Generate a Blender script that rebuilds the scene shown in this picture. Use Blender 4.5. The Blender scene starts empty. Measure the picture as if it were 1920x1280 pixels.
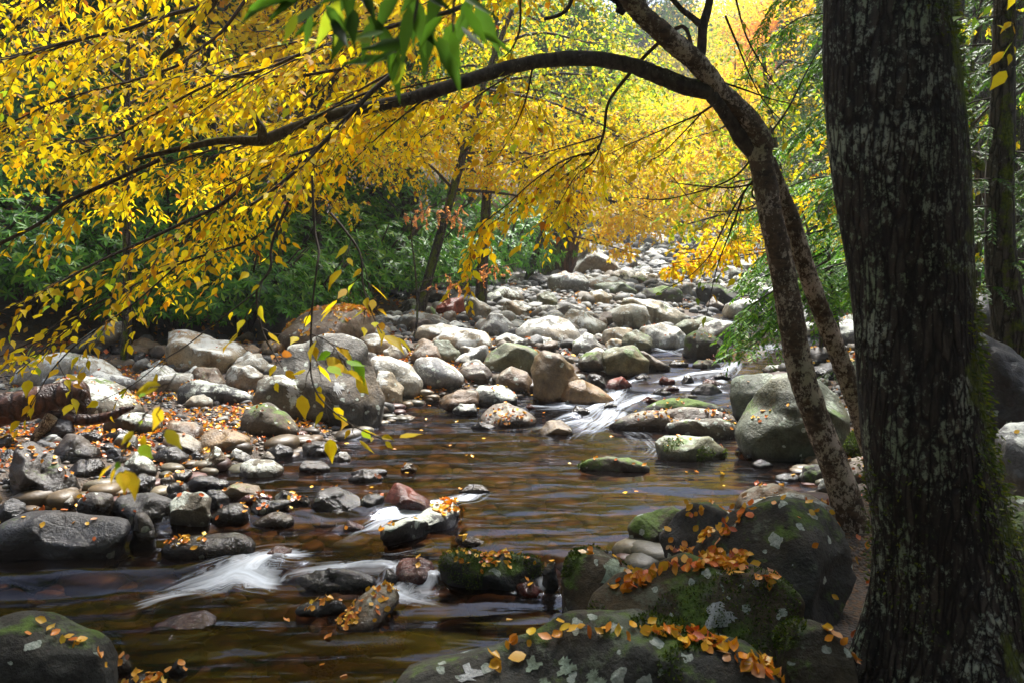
SKY, SUN, EXPO, HAZE = .063, 3.1, 2.12, 0.0009
import bpy, bmesh, math, random
import numpy as np
from mathutils import Vector
R0 = random.Random(11)
NR = np.random.RandomState(5)
col = bpy.context.scene.collection
scene = bpy.context.scene
# ---------------------------------------------------------------- camera model
H, F, HOR = 1.6, 1600.0, 480.0
TH = math.atan((640 - HOR) / F)
CT, ST = math.cos(TH), math.sin(TH)
def ray(px, py):
    u = (px - 960) / F; v = (640 - py) / F
    return np.array([u, CT + v * ST, -ST + v * CT])
def P(px, py, Y):
    d = ray(px, py); k = Y / d[1]
    return np.array([d[0] * k, Y, H + d[2] * k])
def proj(p):
    p = np.asarray(p, float); y = p[..., 1]; z = p[..., 2] - H
    w = y * CT - z * ST; v = (y * ST + z * CT) / w
    return 960 + F * p[..., 0] / w, 640 - F * v
# ---------------------------------------------------------------- terrain
LT = ([0, 8.2, 9.2, 10.2, 17, 23, 32, 38, 45, 60, 75, 100, 130, 170, 230], [0, 0, .1, .25, .3, .48, .75, 1.25, 1.9, 3.5, 5.4, 10, 18, 30, 50])
DAM = ([-3, -1.5, -.9, -.45, -.35, -.3, .3, 1], [5.0, 5.1, 5.3, 5.5, 5.3, 4.6, 4.4, 4.3])
DAM2 = ([-3, -1.4, -.9, -.4, 1], [4.2, 4.4, 4.4, 4.3, 4.25])
XL = ([0, 4.4, 4.9, 5.3, 5.8, 6.4, 7.1, 8, 8.8, 9.2, 9.8, 12.7, 17, 21, 29, 45, 60, 75, 230], [-5, -4.5, -3.6, -3.0, -2.4, -2.1, -1.6, -1.35, -1.1, 0, .8, 1.8, 3.9, 4.9, 5.6, 8, 9.2, 11, 30])
XR = ([0, 3.2, 3.8, 4.4, 4.9, 5.3, 5.8, 6.4, 7.1, 8, 9.2, 9.8, 12.7, 17, 21, 29, 45, 60, 75, 230], [.1, .1, .3, .5, .8, 1.4, 1.8, 2.1, 2.3, 2.3, 2.4, 2.7, 5, 5.7, 5.9, 6.5, 9.6, 11, 13, 32])
HL = ([0, 5, 8, 11, 13, 17, 25, 35, 60, 80, 230], [-6, -6, -5.5, -5, -3.5, -1.2, -.9, 1.2, 6, 8, 18])
HR = ([0, 3, 5, 8, 12, 17, 25, 35, 60, 80, 230], [3.2, 3.2, 3.5, 4.4, 7, 8, 9, 11, 15, 17, 30])
def sm(x): x = np.clip(x, 0, 1); return x * x * (3 - 2 * x)
def level(x, y):
    x = np.asarray(x, float); y = np.asarray(y, float)
    z = np.interp(y, *LT)
    z = z - .06 * sm((np.interp(x, *DAM) - y) / .22 + .5) - .07 * sm((np.interp(x, *DAM2) - y) / .2 + .5)
    return z
class SN:                                                    # smooth sum-of-waves noise, vectorised
    def __init__(s, seed, scale, octs=3, n=7, gain=.5):
        r = np.random.RandomState(seed); K = []; A = []
        for o in range(octs):
            k = r.normal(size=(n, 3)); k /= np.linalg.norm(k, axis=1)[:, None]
            K.append(k * scale * 2 ** o * r.uniform(.7, 1.4, (n, 1))); A.append(np.full(n, gain ** o))
        s.K = np.vstack(K); s.A = np.hstack(A) / math.sqrt(n * .5); s.ph = r.uniform(0, 6.28, len(s.A))
    def __call__(s, p): return np.sin(p @ s.K.T + s.ph) @ s.A
gn1, gn2 = SN(1, .5, 3), SN(2, 4., 3)
def ground(x, y):
    x = np.asarray(x, float); y = np.asarray(y, float)
    L = level(x, y); xl = np.interp(y, *XL); xr = np.interp(y, *XR); hl = np.interp(y, *HL); hr = np.interp(y, *HR)
    s = np.minimum(x - xl, xr - x)
    pr = np.stack([x, y, x * 0], -1)
    n2 = gn2(pr); n1 = gn1(pr)
    s = s + .12 * n1
    far = sm((y - 10) / 20)
    z = L + np.where(s > 0, -np.minimum(.3, .3 * s), np.minimum(.13 + .25 * far, -.16 * s)) + .012 * n2
    dl = np.maximum(0, hl - x); dr = np.maximum(0, x - hr)
    sl = lambda d, k: k * np.sqrt(d * d + .6) - k * .775
    z = z + np.minimum(sl(dl, .42), 28 + 4 * n1) + np.minimum(sl(dr, .38), 28 + 4 * n1) + .25 * n1 * sm((dl + dr) / 3)
    return z
def surf(x, y): return np.maximum(ground(x, y), level(x, y))
def hit(px, py):                                             # where the pixel ray meets the ground or the water
    d = ray(px, py); ts = np.exp(np.linspace(math.log(1.5), math.log(160), 900))
    x = d[0] * ts; y = d[1] * ts; z = H + d[2] * ts; g = surf(x, y)
    b = np.nonzero(z < g)[0]
    i = b[0] if len(b) else len(ts) - 1
    if i == 0: return y[0]
    a0 = z[i - 1] - g[i - 1]; a1 = z[i] - g[i]; k = a0 / (a0 - a1 + 1e-9)
    return float(y[i - 1] + (y[i] - y[i - 1]) * k)
# ---------------------------------------------------------------- objects
def tag(o, label=None, cat=None, group=None, kind=None):
    if label: o['label'] = label
    if cat: o['category'] = cat
    if group: o['group'] = group
    if kind: o['kind'] = kind
    return o
def empty(name, loc=(0, 0, 0)):
    o = bpy.data.objects.new(name, None); o.location = loc; o.empty_display_size = .1; col.objects.link(o); return o
def mk(name, V, Fs, mat, parent=None, loc=None, cols=None, smooth=True, attrs=None):
    """V (N,3) world; Fs int array (M,3|4) or list of such arrays; mesh local to loc"""
    V = np.asarray(V, np.float32)
    o0 = np.zeros(3) if loc is None else np.array(loc, float)
    me = bpy.data.meshes.new(name)
    if not isinstance(Fs, (list, tuple)): Fs = [Fs]
    Fs = [np.asarray(f, np.int32) for f in Fs if len(f)]
    nl = sum(f.size for f in Fs); nf = sum(len(f) for f in Fs)
    me.vertices.add(len(V)); me.loops.add(nl); me.polygons.add(nf)
    me.vertices.foreach_set('co', (V - o0).astype(np.float32).ravel())
    me.loops.foreach_set('vertex_index', np.concatenate([f.ravel() for f in Fs]))
    tot = np.concatenate([np.full(len(f), f.shape[1]) for f in Fs]); st = np.concatenate([[0], np.cumsum(tot)[:-1]])
    me.polygons.foreach_set('loop_start', st.astype(np.int32)); me.polygons.foreach_set('loop_total', tot.astype(np.int32))
    if smooth: me.polygons.foreach_set('use_smooth', np.ones(nf, bool))
    if cols is not None:
        a = me.color_attributes.new('col', 'FLOAT_COLOR', 'POINT')
        c = np.ones((len(V), 4), np.float32); c[:, :3] = cols; a.data.foreach_set('color', c.ravel())
    for k, v in (attrs or {}).items():
        a = me.attributes.new(k, 'FLOAT', 'POINT'); a.data.foreach_set('value', np.asarray(v, np.float32))
    me.update(calc_edges=True); me.validate()
    if mat: me.materials.append(mat)
    o = bpy.data.objects.new(name, me); col.objects.link(o)
    if parent is not None:
        o.parent = parent
        if loc is not None: o.location = np.array(loc) - np.array(parent.matrix_world.translation if parent.type == 'EMPTY' and False else parent['_w'])
        else: o.location = -np.array(parent['_w'])
    elif loc is not None: o.location = loc
    o['_w'] = [float(v) for v in o0]
    return o
def root(name, loc):
    o = empty(name, loc); o['_w'] = [float(v) for v in loc]; return o
def nrm(v):
    v = np.asarray(v, float); return v / (np.linalg.norm(v, axis=-1, keepdims=True) + 1e-9)
class Tubes:
    def __init__(s): s.V = []; s.Q = []; s.T = []; s.n = 0
    def add(s, pts, rad, sides=5, wob=0, cap=True):
        pts = np.asarray(pts, float); n = len(pts); rad = np.broadcast_to(rad, n)
        T = nrm(np.gradient(pts, axis=0)); ref = np.array([0, 0, 1.]) if abs(T[:, 2]).mean() < .8 else np.array([0, 1., 0])
        A = nrm(np.cross(T, ref)); B = np.cross(T, A)
        an = np.arange(sides) * 2 * math.pi / sides
        r = rad[:, None] * (1 + (NR.uniform(-wob, wob, (n, sides)) if wob else 0))
        V = pts[:, None] + r[..., None] * (np.cos(an)[None, :, None] * A[:, None] + np.sin(an)[None, :, None] * B[:, None])
        i = np.arange(n - 1)[:, None] * sides; j = np.arange(sides)[None]; j2 = (j + 1) % sides
        q = np.stack([i + j, i + j2, i + sides + j2, i + sides + j], -1).reshape(-1, 4) + s.n
        s.V.append(V.reshape(-1, 3)); s.Q.append(q)
        if cap:
            e = s.n + (n - 1) * sides
            s.V.append(pts[-1:] + T[-1:] * rad[-1]); tip = s.n + n * sides
            s.T.append(np.array([[e + k, e + (k + 1) % sides, tip] for k in range(sides)])); s.n += 1
        s.n += n * sides
    def build(s, name, mat, parent=None, loc=None):
        return mk(name, np.vstack(s.V), [np.vstack(s.Q)] + ([np.vstack(s.T)] if s.T else []), mat, parent, loc)
LEAF = dict(
 full=(np.array([[0, 0, 0], [.18, .22, .03], [.48, .28, .05], [.80, .11, -.02], [1.08, 0, -.16], [.80, -.11, -.02], [.48, -.28, .05], [.18, -.22, .03], [.3, 0, -.03], [.7, 0, -.07]]),
       [np.array([[0, 8, 1], [9, 4, 3], [0, 7, 8], [9, 5, 4]]), np.array([[8, 9, 2, 1], [8, 7, 6, 9]]), np.array([[9, 3, 2], [9, 6, 5]])]),
 kite=(np.array([[0, 0, 0], [.45, .32, .06], [1, 0, -.08], [.45, -.32, .06]]), [np.array([[0, 2, 1], [0, 3, 2]])]),
 lance=(np.array([[0, 0, 0], [.3, .12, .03], [.7, .13, .02], [1, 0, -.08], [.7, -.13, .02], [.3, -.12, .03], [.5, 0, -.03]]),
        [np.array([[0, 6, 1], [1, 6, 2], [2, 6, 3], [3, 6, 4], [4, 6, 5], [5, 6, 0]])]),
 curl=(np.array([[0, 0, 0], [.2, .26, .12], [.5, .36, .17], [.8, .22, .22], [1, .02, .3], [.75, -.22, .1], [.5, -.36, .2], [.2, -.24, .1], [.3, 0, .0], [.7, 0, .06]]),
       [np.array([[0, 8, 1], [9, 4, 3], [0, 7, 8], [9, 5, 4], [9, 3, 2], [9, 6, 5]]), np.array([[8, 9, 2, 1], [8, 7, 6, 9]])]))
class Leaves:
    def __init__(s): s.o = []; s.x = []; s.z = []; s.s = []; s.c = []
    def add(s, o, x, z, size, c):
        n = max(len(np.atleast_2d(o)), len(np.atleast_2d(x))); s.o.append(np.broadcast_to(np.atleast_2d(o), (n, 3))); s.x.append(np.broadcast_to(x, (n, 3))); s.z.append(np.broadcast_to(z, (n, 3)))
        s.s.append(np.broadcast_to(size, n)); s.c.append(np.broadcast_to(c, (n, 3)))
    def count(s): return sum(len(a) for a in s.o)
    def build(s, name, shape, mat, parent=None, loc=None, wid=1.):
        T, FF = LEAF[shape]; o = np.vstack(s.o); X = nrm(np.vstack(s.x)); Z = np.vstack(s.z); sz = np.hstack(s.s); C = np.vstack(s.c)
        Y = nrm(np.cross(Z, X)); Z = np.cross(X, Y); n = len(o); m = len(T)
        w = wid * NR.uniform(.8, 1.15, n); cu = NR.uniform(-.4, 2.0, n)
        V = o[:, None] + sz[:, None, None] * (T[None, :, 0, None] * X[:, None] + (T[None, :, 1] * w[:, None])[..., None] * Y[:, None] + (T[None, :, 2] * cu[:, None])[..., None] * Z[:, None])
        off = (np.arange(n) * m)[:, None, None]
        Fs = [(f[None] + off).reshape(-1, f.shape[1]) for f in FF]
        return mk(name, V.reshape(-1, 3), Fs, mat, parent, loc, cols=np.repeat(C, m, 0), smooth=False)
def pal(colors, w, n, jit=.15):
    c = np.array(colors)[NR.choice(len(colors), n, p=np.array(w) / sum(w))]
    return np.clip(c * NR.uniform(1 - jit, 1 + jit, (n, 1)) * NR.uniform(.93, 1.07, (n, 3)), 0, .95)
YEL = ([(.93, .71, .010), (.93, .60, .008), (.90, .80, .02), (.86, .42, .010), (.45, .64, .03), (.40, .14, .02)], [11, 6, 4, 1.6, 1.2, .4])
YG = ([(.78, .70, .02), (.46, .60, .03), (.24, .44, .03), (.88, .60, .02)], [4, 4, 3, 2])
ORG = ([(.88, .46, .03), (.86, .30, .03), (.88, .58, .03), (.7, .18, .03)], [5, 2, 6, .7])
RED = ([(.62, .10, .03), (.72, .2, .05), (.5, .08, .03)], [3, 3, 1])
HEM_SHADE = ([(.04, .12, .015), (.07, .19, .015), (.12, .24, .02), (.02, .06, .01)], [3, 4, 1, 2])  # hemlock greens dimmed in colour to stand in for shade in the wood
GRN = ([(.05, .12, .015), (.08, .18, .015), (.14, .26, .02), (.03, .08, .015)], [3, 3, 1.5, 2])
HEM = ([(.10, .30, .02), (.17, .45, .02), (.30, .55, .03), (.05, .14, .02)], [3, 4, 2, 1.5])
RHO = ([(.07, .24, .02), (.12, .36, .02), (.03, .10, .015), (.24, .46, .04)], [4, 4, 3, 1.2])
FAL = ([(.74, .30, .02), (.62, .15, .02), (.82, .46, .03), (.40, .10, .02), (.70, .42, .2), (.22, .08, .03)], [7, 4, 6, 1.5, 2, 1.5])
FALY = ([(.86, .46, .02), (.82, .30, .02), (.88, .56, .05), (.6, .16, .02)], [6, 4, 3, 1])
# ---------------------------------------------------------------- node helper
class N:
    def __init__(s, name):
        s.m = bpy.data.materials.new(name); s.m.use_nodes = True; s.t = s.m.node_tree; s.t.nodes.clear()
        s.out = s.t.nodes.new('ShaderNodeOutputMaterial')
    def n(s, typ, ins=None, **kw):
        nd = s.t.nodes.new('ShaderNode' + typ)
        for k, v in kw.items(): setattr(nd, k, v)
        for k, v in (ins or {}).items(): s.set(nd.inputs[k], v)
        return nd
    def set(s, inp, v):
        if isinstance(v, bpy.types.NodeSocket): s.t.links.new(v, inp)
        elif isinstance(v, bpy.types.Node): s.t.links.new(v.outputs[0], inp)
        else:
            if inp.type == 'RGBA' and len(v) == 3: v = (*v, 1)
            inp.default_value = v
    def math(s, op, a, b=0., c=0.):
        nd = s.t.nodes.new('ShaderNodeMath'); nd.operation = op
        for i, v in enumerate((a, b, c)): s.set(nd.inputs[i], v)
        return nd.outputs[0]
    def mix(s, f, a, b, mode='MIX'):
        nd = s.t.nodes.new('ShaderNodeMix'); nd.data_type = 'RGBA'; nd.blend_type = mode
        s.set(nd.inputs[0], f); s.set(nd.inputs[6], a); s.set(nd.inputs[7], b); return nd.outputs[2]
    def ramp(s, f, lo, hi): 
        return s.n('MapRange', {0: f, 1: lo, 2: hi, 3: 0., 4: 1.}).outputs[0]
    def noise(s, vec, scale, detail=5., rough=.55, dist=0.):
        return s.n('TexNoise', {'Vector': vec, 'Scale': scale, 'Detail': detail, 'Roughness': rough, 'Distortion': dist}).outputs[0]
    def vmul(s, vec, k):
        return s.n('VectorMath', {0: vec, 1: k}, operation='MULTIPLY').outputs[0]
    def objvec(s):
        tc = s.n('TexCoord'); oi = s.n('ObjectInfo')
        r = s.math('MULTIPLY', oi.outputs['Random'], 37.)
        cmb = s.n('CombineXYZ', {0: r, 1: r, 2: r})
        return s.n('VectorMath', {0: tc.outputs['Object'], 1: cmb}, operation='ADD').outputs[0], tc.outputs['Object'], oi.outputs['Random']
    def bump(s, h, strength, dist, nrmv=None):
        i = {'Strength': strength, 'Distance': dist, 'Height': h}
        if nrmv is not None: i['Normal'] = nrmv
        return s.n('Bump', i).outputs[0]
    def done(s, sh): s.t.links.new(sh.outputs[0] if isinstance(sh, bpy.types.Node) else sh, s.out.inputs[0]); return s.m
def leafmat(name, trans=.45, rough=.5, spec=.18):
    m = N(name); a = m.n('Attribute', attribute_name='col').outputs[0]
    tc = m.n('TexCoord').outputs['Object']
    c = m.mix(m.ramp(m.noise(tc, 45, 3), .35, .75), a, m.mix(.5, a, (.9, .6, .35), 'MULTIPLY'))
    p = m.n('BsdfPrincipled', {'Base Color': c, 'Roughness': rough, 'Specular IOR Level': spec})
    t = m.n('BsdfTranslucent', {'Color': c})
    return m.done(m.n('MixShader', {0: trans, 1: p, 2: t}))
def rockmat(name, c1, c2, lich=.4, lcol=(.55, .6, .5), moss=0., mosscol=(.05, .085, .008), rough=.75, wet=.06, spots=.3, stain=.5):
    m = N(name); v, loc, rnd = m.objvec(); g = m.n('NewGeometry')
    n1 = m.noise(v, 2.2, 6, .6, .4); n2 = m.noise(v, 9, 6, .65); n3 = m.noise(v, 55, 4, .7)
    c = m.mix(m.ramp(n1, .35, .65), c1, c2)
    tint = m.n('ValToRGB', {0: rnd}).outputs[0]
    rampn = tint.node.color_ramp; rampn.elements[0].color = (.66, .70, .82, 1); rampn.elements[1].color = (1.2, 1.0, .72, 1)
    e = rampn.elements.new(.5); e.color = (1.05, 1.05, 1.0, 1)
    c = m.mix(1., c, tint, 'MULTIPLY')
    c = m.mix(m.math('MULTIPLY', m.ramp(m.noise(v, 1.6, 5, .6), .48, .66), .75), c, m.mix(1., c, (1.05, .78, .45), 'MULTIPLY'))
    c = m.mix(m.ramp(n2, .42, .7), c, m.mix(1., c, (.4, .37, .34), 'MULTIPLY'))
    c = m.mix(m.ramp(n3, .3, .75), m.mix(1., c, (1.25, 1.22, 1.15), 'MULTIPLY'), m.mix(1., c, (.6, .58, .55), 'MULTIPLY'))
    sv = m.noise(m.vmul(v, (3., 3., .7)), 2.5, 5, .6, .5)
    c = m.mix(m.math('MULTIPLY', m.ramp(sv, .55, .68), stain), c, m.mix(1., c, (.22, .2, .17), 'MULTIPLY'))
    nz = m.n('SeparateXYZ', {0: g.outputs['Normal']}).outputs[2]
    # crusty lichen: mottling paler on tops, adding painted light-dark contrast, and round spots
    l1 = m.math('MULTIPLY', m.ramp(m.math('ADD', m.noise(v, 4.5, 9, .74), m.math('MULTIPLY', nz, .16)), .73 - .2 * lich, .79 - .2 * lich), min(1., lich * 1.6))
    c = m.mix(l1, c, lcol)
    dv = m.n('VectorMath', {0: v, 1: m.vmul(m.n('TexNoise', {'Vector': v, 'Scale': 14., 'Detail': 3.}).outputs[1], (.09, .09, .09))}, operation='ADD').outputs[0]
    vo = m.n('TexVoronoi', {'Vector': dv, 'Scale': 15.}); rr = m.n('SeparateColor', {0: vo.outputs['Color']}).outputs[0]
    sp = m.math('MULTIPLY', m.math('LESS_THAN', vo.outputs['Distance'], m.math('MULTIPLY', rr, .36)), m.math('GREATER_THAN', rr, 1 - spots))
    c = m.mix(m.math('MULTIPLY', sp, .85), c, m.mix(m.ramp(m.noise(v, 60, 3), .3, .7), (.22, .28, .22), (.60, .63, .56)))
    if moss > 0:
        mm = m.ramp(m.math('ADD', m.noise(v, 3., 7, .68), m.math('MULTIPLY', nz, .12)), .74 - .3 * moss, .82 - .3 * moss)
        mm = m.math('MULTIPLY', mm, m.math('SUBTRACT', 1., sp))
        c = m.mix(mm, c, m.mix(m.ramp(m.noise(v, 40, 4), .3, .7), mosscol, tuple(k * 2.1 for k in mosscol)))
    oz = m.n('SeparateXYZ', {0: loc}).outputs[2]
    wm = m.ramp(m.math('ADD', oz, m.math('MULTIPLY', n2, -.06)), wet, wet - .05)
    c = m.mix(wm, c, m.mix(1., c, (.3, .27, .25), 'MULTIPLY'))
    ro = m.math('ADD', m.math('MULTIPLY', wm, -.35), rough)
    ro = m.math('ADD', ro, m.math('MULTIPLY', n3, .12))
    n4 = m.noise(v, 160, 3, .6)
    hh = m.math('ADD', m.math('MULTIPLY', n2, .6), m.math('ADD', m.math('ADD', m.math('MULTIPLY', n3, .2), m.math('MULTIPLY', n4, .05)), m.math('MULTIPLY', l1, .05)))
    cr = m.n('TexVoronoi', {'Vector': m.vmul(v, (1., 1.3, 1.8)), 'Scale': 1.6}, feature='DISTANCE_TO_EDGE').outputs[0]
    b = m.bump(m.math('ADD', m.math('ADD', hh, m.math('MULTIPLY', m.ramp(cr, 0., .02), .05)), m.math('MULTIPLY', n1, 1.2)), .8, .045)
    return m.done(m.n('BsdfPrincipled', {'Base Color': c, 'Roughness': ro, 'Normal': b, 'Specular IOR Level': .5}))
def barkmat(name, c1, c2, lich=(.4, .45, .3), la=.3, moss=0., mdir=(1, 0, 0), stretch=.18, scale=22, bd=.02, rough=.85, plates=1.):
    m = N(name); v, loc, rnd = m.objvec(); g = m.n('NewGeometry')
    r = m.noise(m.vmul(v, (1., 1., stretch)), scale, 6, .62, .6); n2 = m.noise(v, 6, 6, .65); n3 = m.noise(v, 70, 4)
    c = m.mix(m.ramp(r, .38, .62), c1, c2)
    c = m.mix(m.ramp(n3, .3, .8), c, m.mix(1., c, (.55, .55, .55), 'MULTIPLY'))
    wv = m.n('VectorMath', {0: m.vmul(v, (1., 1., stretch)), 1: m.vmul(m.n('TexNoise', {'Vector': v, 'Scale': 9., 'Detail': 4.}).outputs[1], (.03, .03, .03))}, operation='ADD').outputs[0]
    pl = m.n('TexVoronoi', {'Vector': wv, 'Scale': scale * 1.1}, feature='DISTANCE_TO_EDGE').outputs[0]
    crk = m.ramp(m.math('ADD', m.math('ADD', pl, 1. - plates), m.math('MULTIPLY', m.math('SUBTRACT', n3, .5), .12)), .0, .16)
    c = m.mix(crk, m.mix(1., c, (.22, .2, .19), 'MULTIPLY'), c)
    pt = m.math('ADD', m.math('MULTIPLY', m.noise(m.vmul(v, (1., 1., .6)), 7, 9, .8), .5), m.math('MULTIPLY', m.noise(m.vmul(v, (1., 1., .8)), 48, 6, .8), .5))
    lm = m.ramp(m.math('ADD', pt, m.math('MULTIPLY', n2, .16)), .70 - .15 * la, .73 - .15 * la)
    lm = m.math('MULTIPLY', lm, m.ramp(crk, .1, .7))
    c = m.mix(lm, c, m.mix(m.ramp(m.noise(v, 3., 3), .4, .6), lich, tuple(k * 1.25 for k in (lich[0] * 1.15, lich[1], lich[2] * 1.25))))
    if moss:
        dt = m.n('VectorMath', {0: g.outputs['Normal'], 1: mdir}, operation='DOT_PRODUCT').outputs['Value']
        mm = m.ramp(m.math('ADD', m.math('MULTIPLY', dt, .5), m.math('MULTIPLY', m.noise(v, 5, 7, .7), 1.3)), 1.2 - .4 * moss, 1.33 - .4 * moss)
        c = m.mix(mm, c, m.mix(m.ramp(m.noise(v, 50, 3), .3, .7), (.05, .08, .008), (.16, .2, .015)))
    b = m.bump(m.math('ADD', m.math('ADD', m.math('MULTIPLY', r, .5), m.math('MULTIPLY', crk, .6)), m.math('ADD', m.math('MULTIPLY', n3, .2), m.math('MULTIPLY', lm, .15))), 1., bd)
    return m.done(m.n('BsdfPrincipled', {'Base Color': c, 'Roughness': rough, 'Normal': b, 'Specular IOR Level': .3}))
M = {}
M['leaf'] = leafmat('autumn_leaf', .66)
M['rleaf'] = leafmat('waxy_leaf', .25, .42, .3)
M['hleaf'] = leafmat('needle_leaf', .35, .5, .3)
M['fleaf'] = leafmat('fallen_leaf', .15, .35, .5)
M['pale'] = rockmat('pale_boulder', (.40, .395, .37), (.24, .235, .21), .62, (.66, .67, .62), .08, rough=.7, wet=.03, spots=.12, stain=.6)
M['grey'] = rockmat('grey_boulder', (.26, .26, .26), (.15, .15, .145), .6, (.54, .56, .51), .15, rough=.6, wet=.05, spots=.12)
M['lich'] = rockmat('lichen_boulder', (.14, .14, .13), (.07, .07, .065), .62, (.50, .53, .46), .2, rough=.65, wet=.05, spots=.45)
M['slate'] = rockmat('streaked_slate_boulder', (.15, .145, .135), (.06, .058, .052), .34, (.40, .42, .36), .12, rough=.6, wet=.06, spots=.14, stain=.9)
M['dark'] = rockmat('wet_dark_stone', (.085, .085, .095), (.04, .038, .042), .12, (.26, .27, .22), .08, rough=.38, wet=.1, spots=.05)
M['brown'] = rockmat('brown_stone', (.22, .17, .125), (.12, .09, .065), .4, (.36, .34, .26), .05, rough=.45, wet=.06, spots=.06)
M['orange'] = rockmat('ochre_stone', (.27, .19, .10), (.15, .11, .065), .12, (.4, .36, .2), .05, rough=.4, wet=.03, spots=.04)
M['red'] = rockmat('red_stone', (.26, .05, .03), (.13, .03, .02), .05, (.3, .2, .18), .03, rough=.3, wet=.06, spots=.0)
M['moss'] = rockmat('mossy_boulder', (.10, .095, .085), (.05, .048, .042), .3, (.30, .32, .24), .5, rough=.75, wet=.03, spots=.2)
M['front'] = rockmat('front_boulder', (.085, .082, .065), (.032, .031, .024), .3, (.18, .21, .14), .42, rough=.75, wet=.03, spots=.3)
M['green'] = rockmat('green_boulder', (.18, .20, .15), (.08, .095, .06), .42, (.36, .42, .32), .3, (.06, .10, .02), rough=.6, wet=.04, spots=.1)
M['bigbark'] = barkmat('rough_grey_bark', (.015, .012, .010), (.10, .082, .068), (.30, .37, .24), .68, .62, (1, 0, 0), stretch=.14, scale=34, bd=.03)
M['birch'] = barkmat('birch_bark', (.05, .035, .025), (.16, .11, .07), (.36, .34, .22), .75, .35, (.6, 0, .6), 2.5, 14, .008, plates=0.)
M['limb'] = barkmat('limb_bark', (.035, .028, .022), (.11, .09, .07), (.2, .2, .14), .35, .35, (0, 0, 1), .5, 30, .006, plates=0.)
M['twig'] = barkmat('twig_bark', (.04, .03, .022), (.10, .075, .055), la=.1, scale=60, bd=.002, plates=0.)
M['bark'] = barkmat('forest_bark', (.05, .042, .035), (.14, .12, .10), (.25, .27, .2), .4, .3, (0, -1, 0), bd=.03)
M['log'] = barkmat('wet_log', (.05, .022, .014), (.16, .075, .045), (.3, .2, .14), .1, 0, scale=9, bd=.02, rough=.35)
# ================================================================ ground sheet
def tensor(xs, ys):
    X, Y = np.meshgrid(xs, ys); nx, ny = len(xs), len(ys)
    i = (np.arange(ny - 1)[:, None] * nx + np.arange(nx - 1)[None]).ravel()
    return X.ravel(), Y.ravel(), np.stack([i, i + 1, i + nx + 1, i + nx], -1)
def graded(a, b, c, fine, grow):
    out = list(np.arange(a, b, fine)); s = fine
    while out[-1] < c: s *= grow; out.append(out[-1] + s)
    return out
gx = graded(-1, 4, 210, .07, 1.05); gxn = [-v for v in graded(1, 5, 210, .07, 1.05)][::-1]
gy = graded(0, 10, 260, .06, 1.02); gyn = [-v for v in graded(.08, .1, 60, .1, 1.3)][::-1]
X, Y, Q = tensor(np.array(gxn + gx), np.array(gyn + gy)); Z = ground(X, np.maximum(Y, 0))
Z = Z + .25 * np.maximum(0, -Y - 3)
m = N('forest_floor'); tc = m.n('TexCoord').outputs['Object']
n1 = m.noise(tc, .8, 5); n2 = m.noise(tc, 14, 6, .7); vo = m.n('TexVoronoi', {'Vector': tc, 'Scale': 55.}); vo2 = m.n('TexVoronoi', {'Vector': tc, 'Scale': 9.})
c = m.mix(m.ramp(n2, .35, .65), (.035, .026, .018), (.09, .062, .04))
hz = m.n('SeparateXYZ', {0: m.n('NewGeometry').outputs['Normal']}).outputs[2]
c = m.mix(m.math('MULTIPLY', m.ramp(m.n('SeparateColor', {0: vo.outputs['Color']}).outputs[1], .62, .66), m.ramp(n1, .4, .6)), c, (.13, .065, .025))
m1 = m.n('SeparateColor', {0: vo2.outputs['Color']}).outputs[0]
c = m.mix(m.math('MULTIPLY', m.ramp(m1, .5, .9), .5), c, (.12, .10, .085))
fy = m.n('SeparateXYZ', {0: tc}).outputs[1]
c = m.mix(m.math('MULTIPLY', m.ramp(fy, 45., 75.), m.ramp(m.noise(tc, .25, 6, .7), .3, .6)), c, (.34, .24, .05))
M['floor'] = m.done(m.n('BsdfPrincipled', {'Base Color': c, 'Roughness': .8, 'Normal': m.bump(m.math('ADD', n2, m.math('MULTIPLY', vo.outputs['Distance'], -.8)), .7, .03)}))
tag(mk('ground', np.stack([X, Y, Z], -1), Q, M['floor']), kind='structure')
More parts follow.
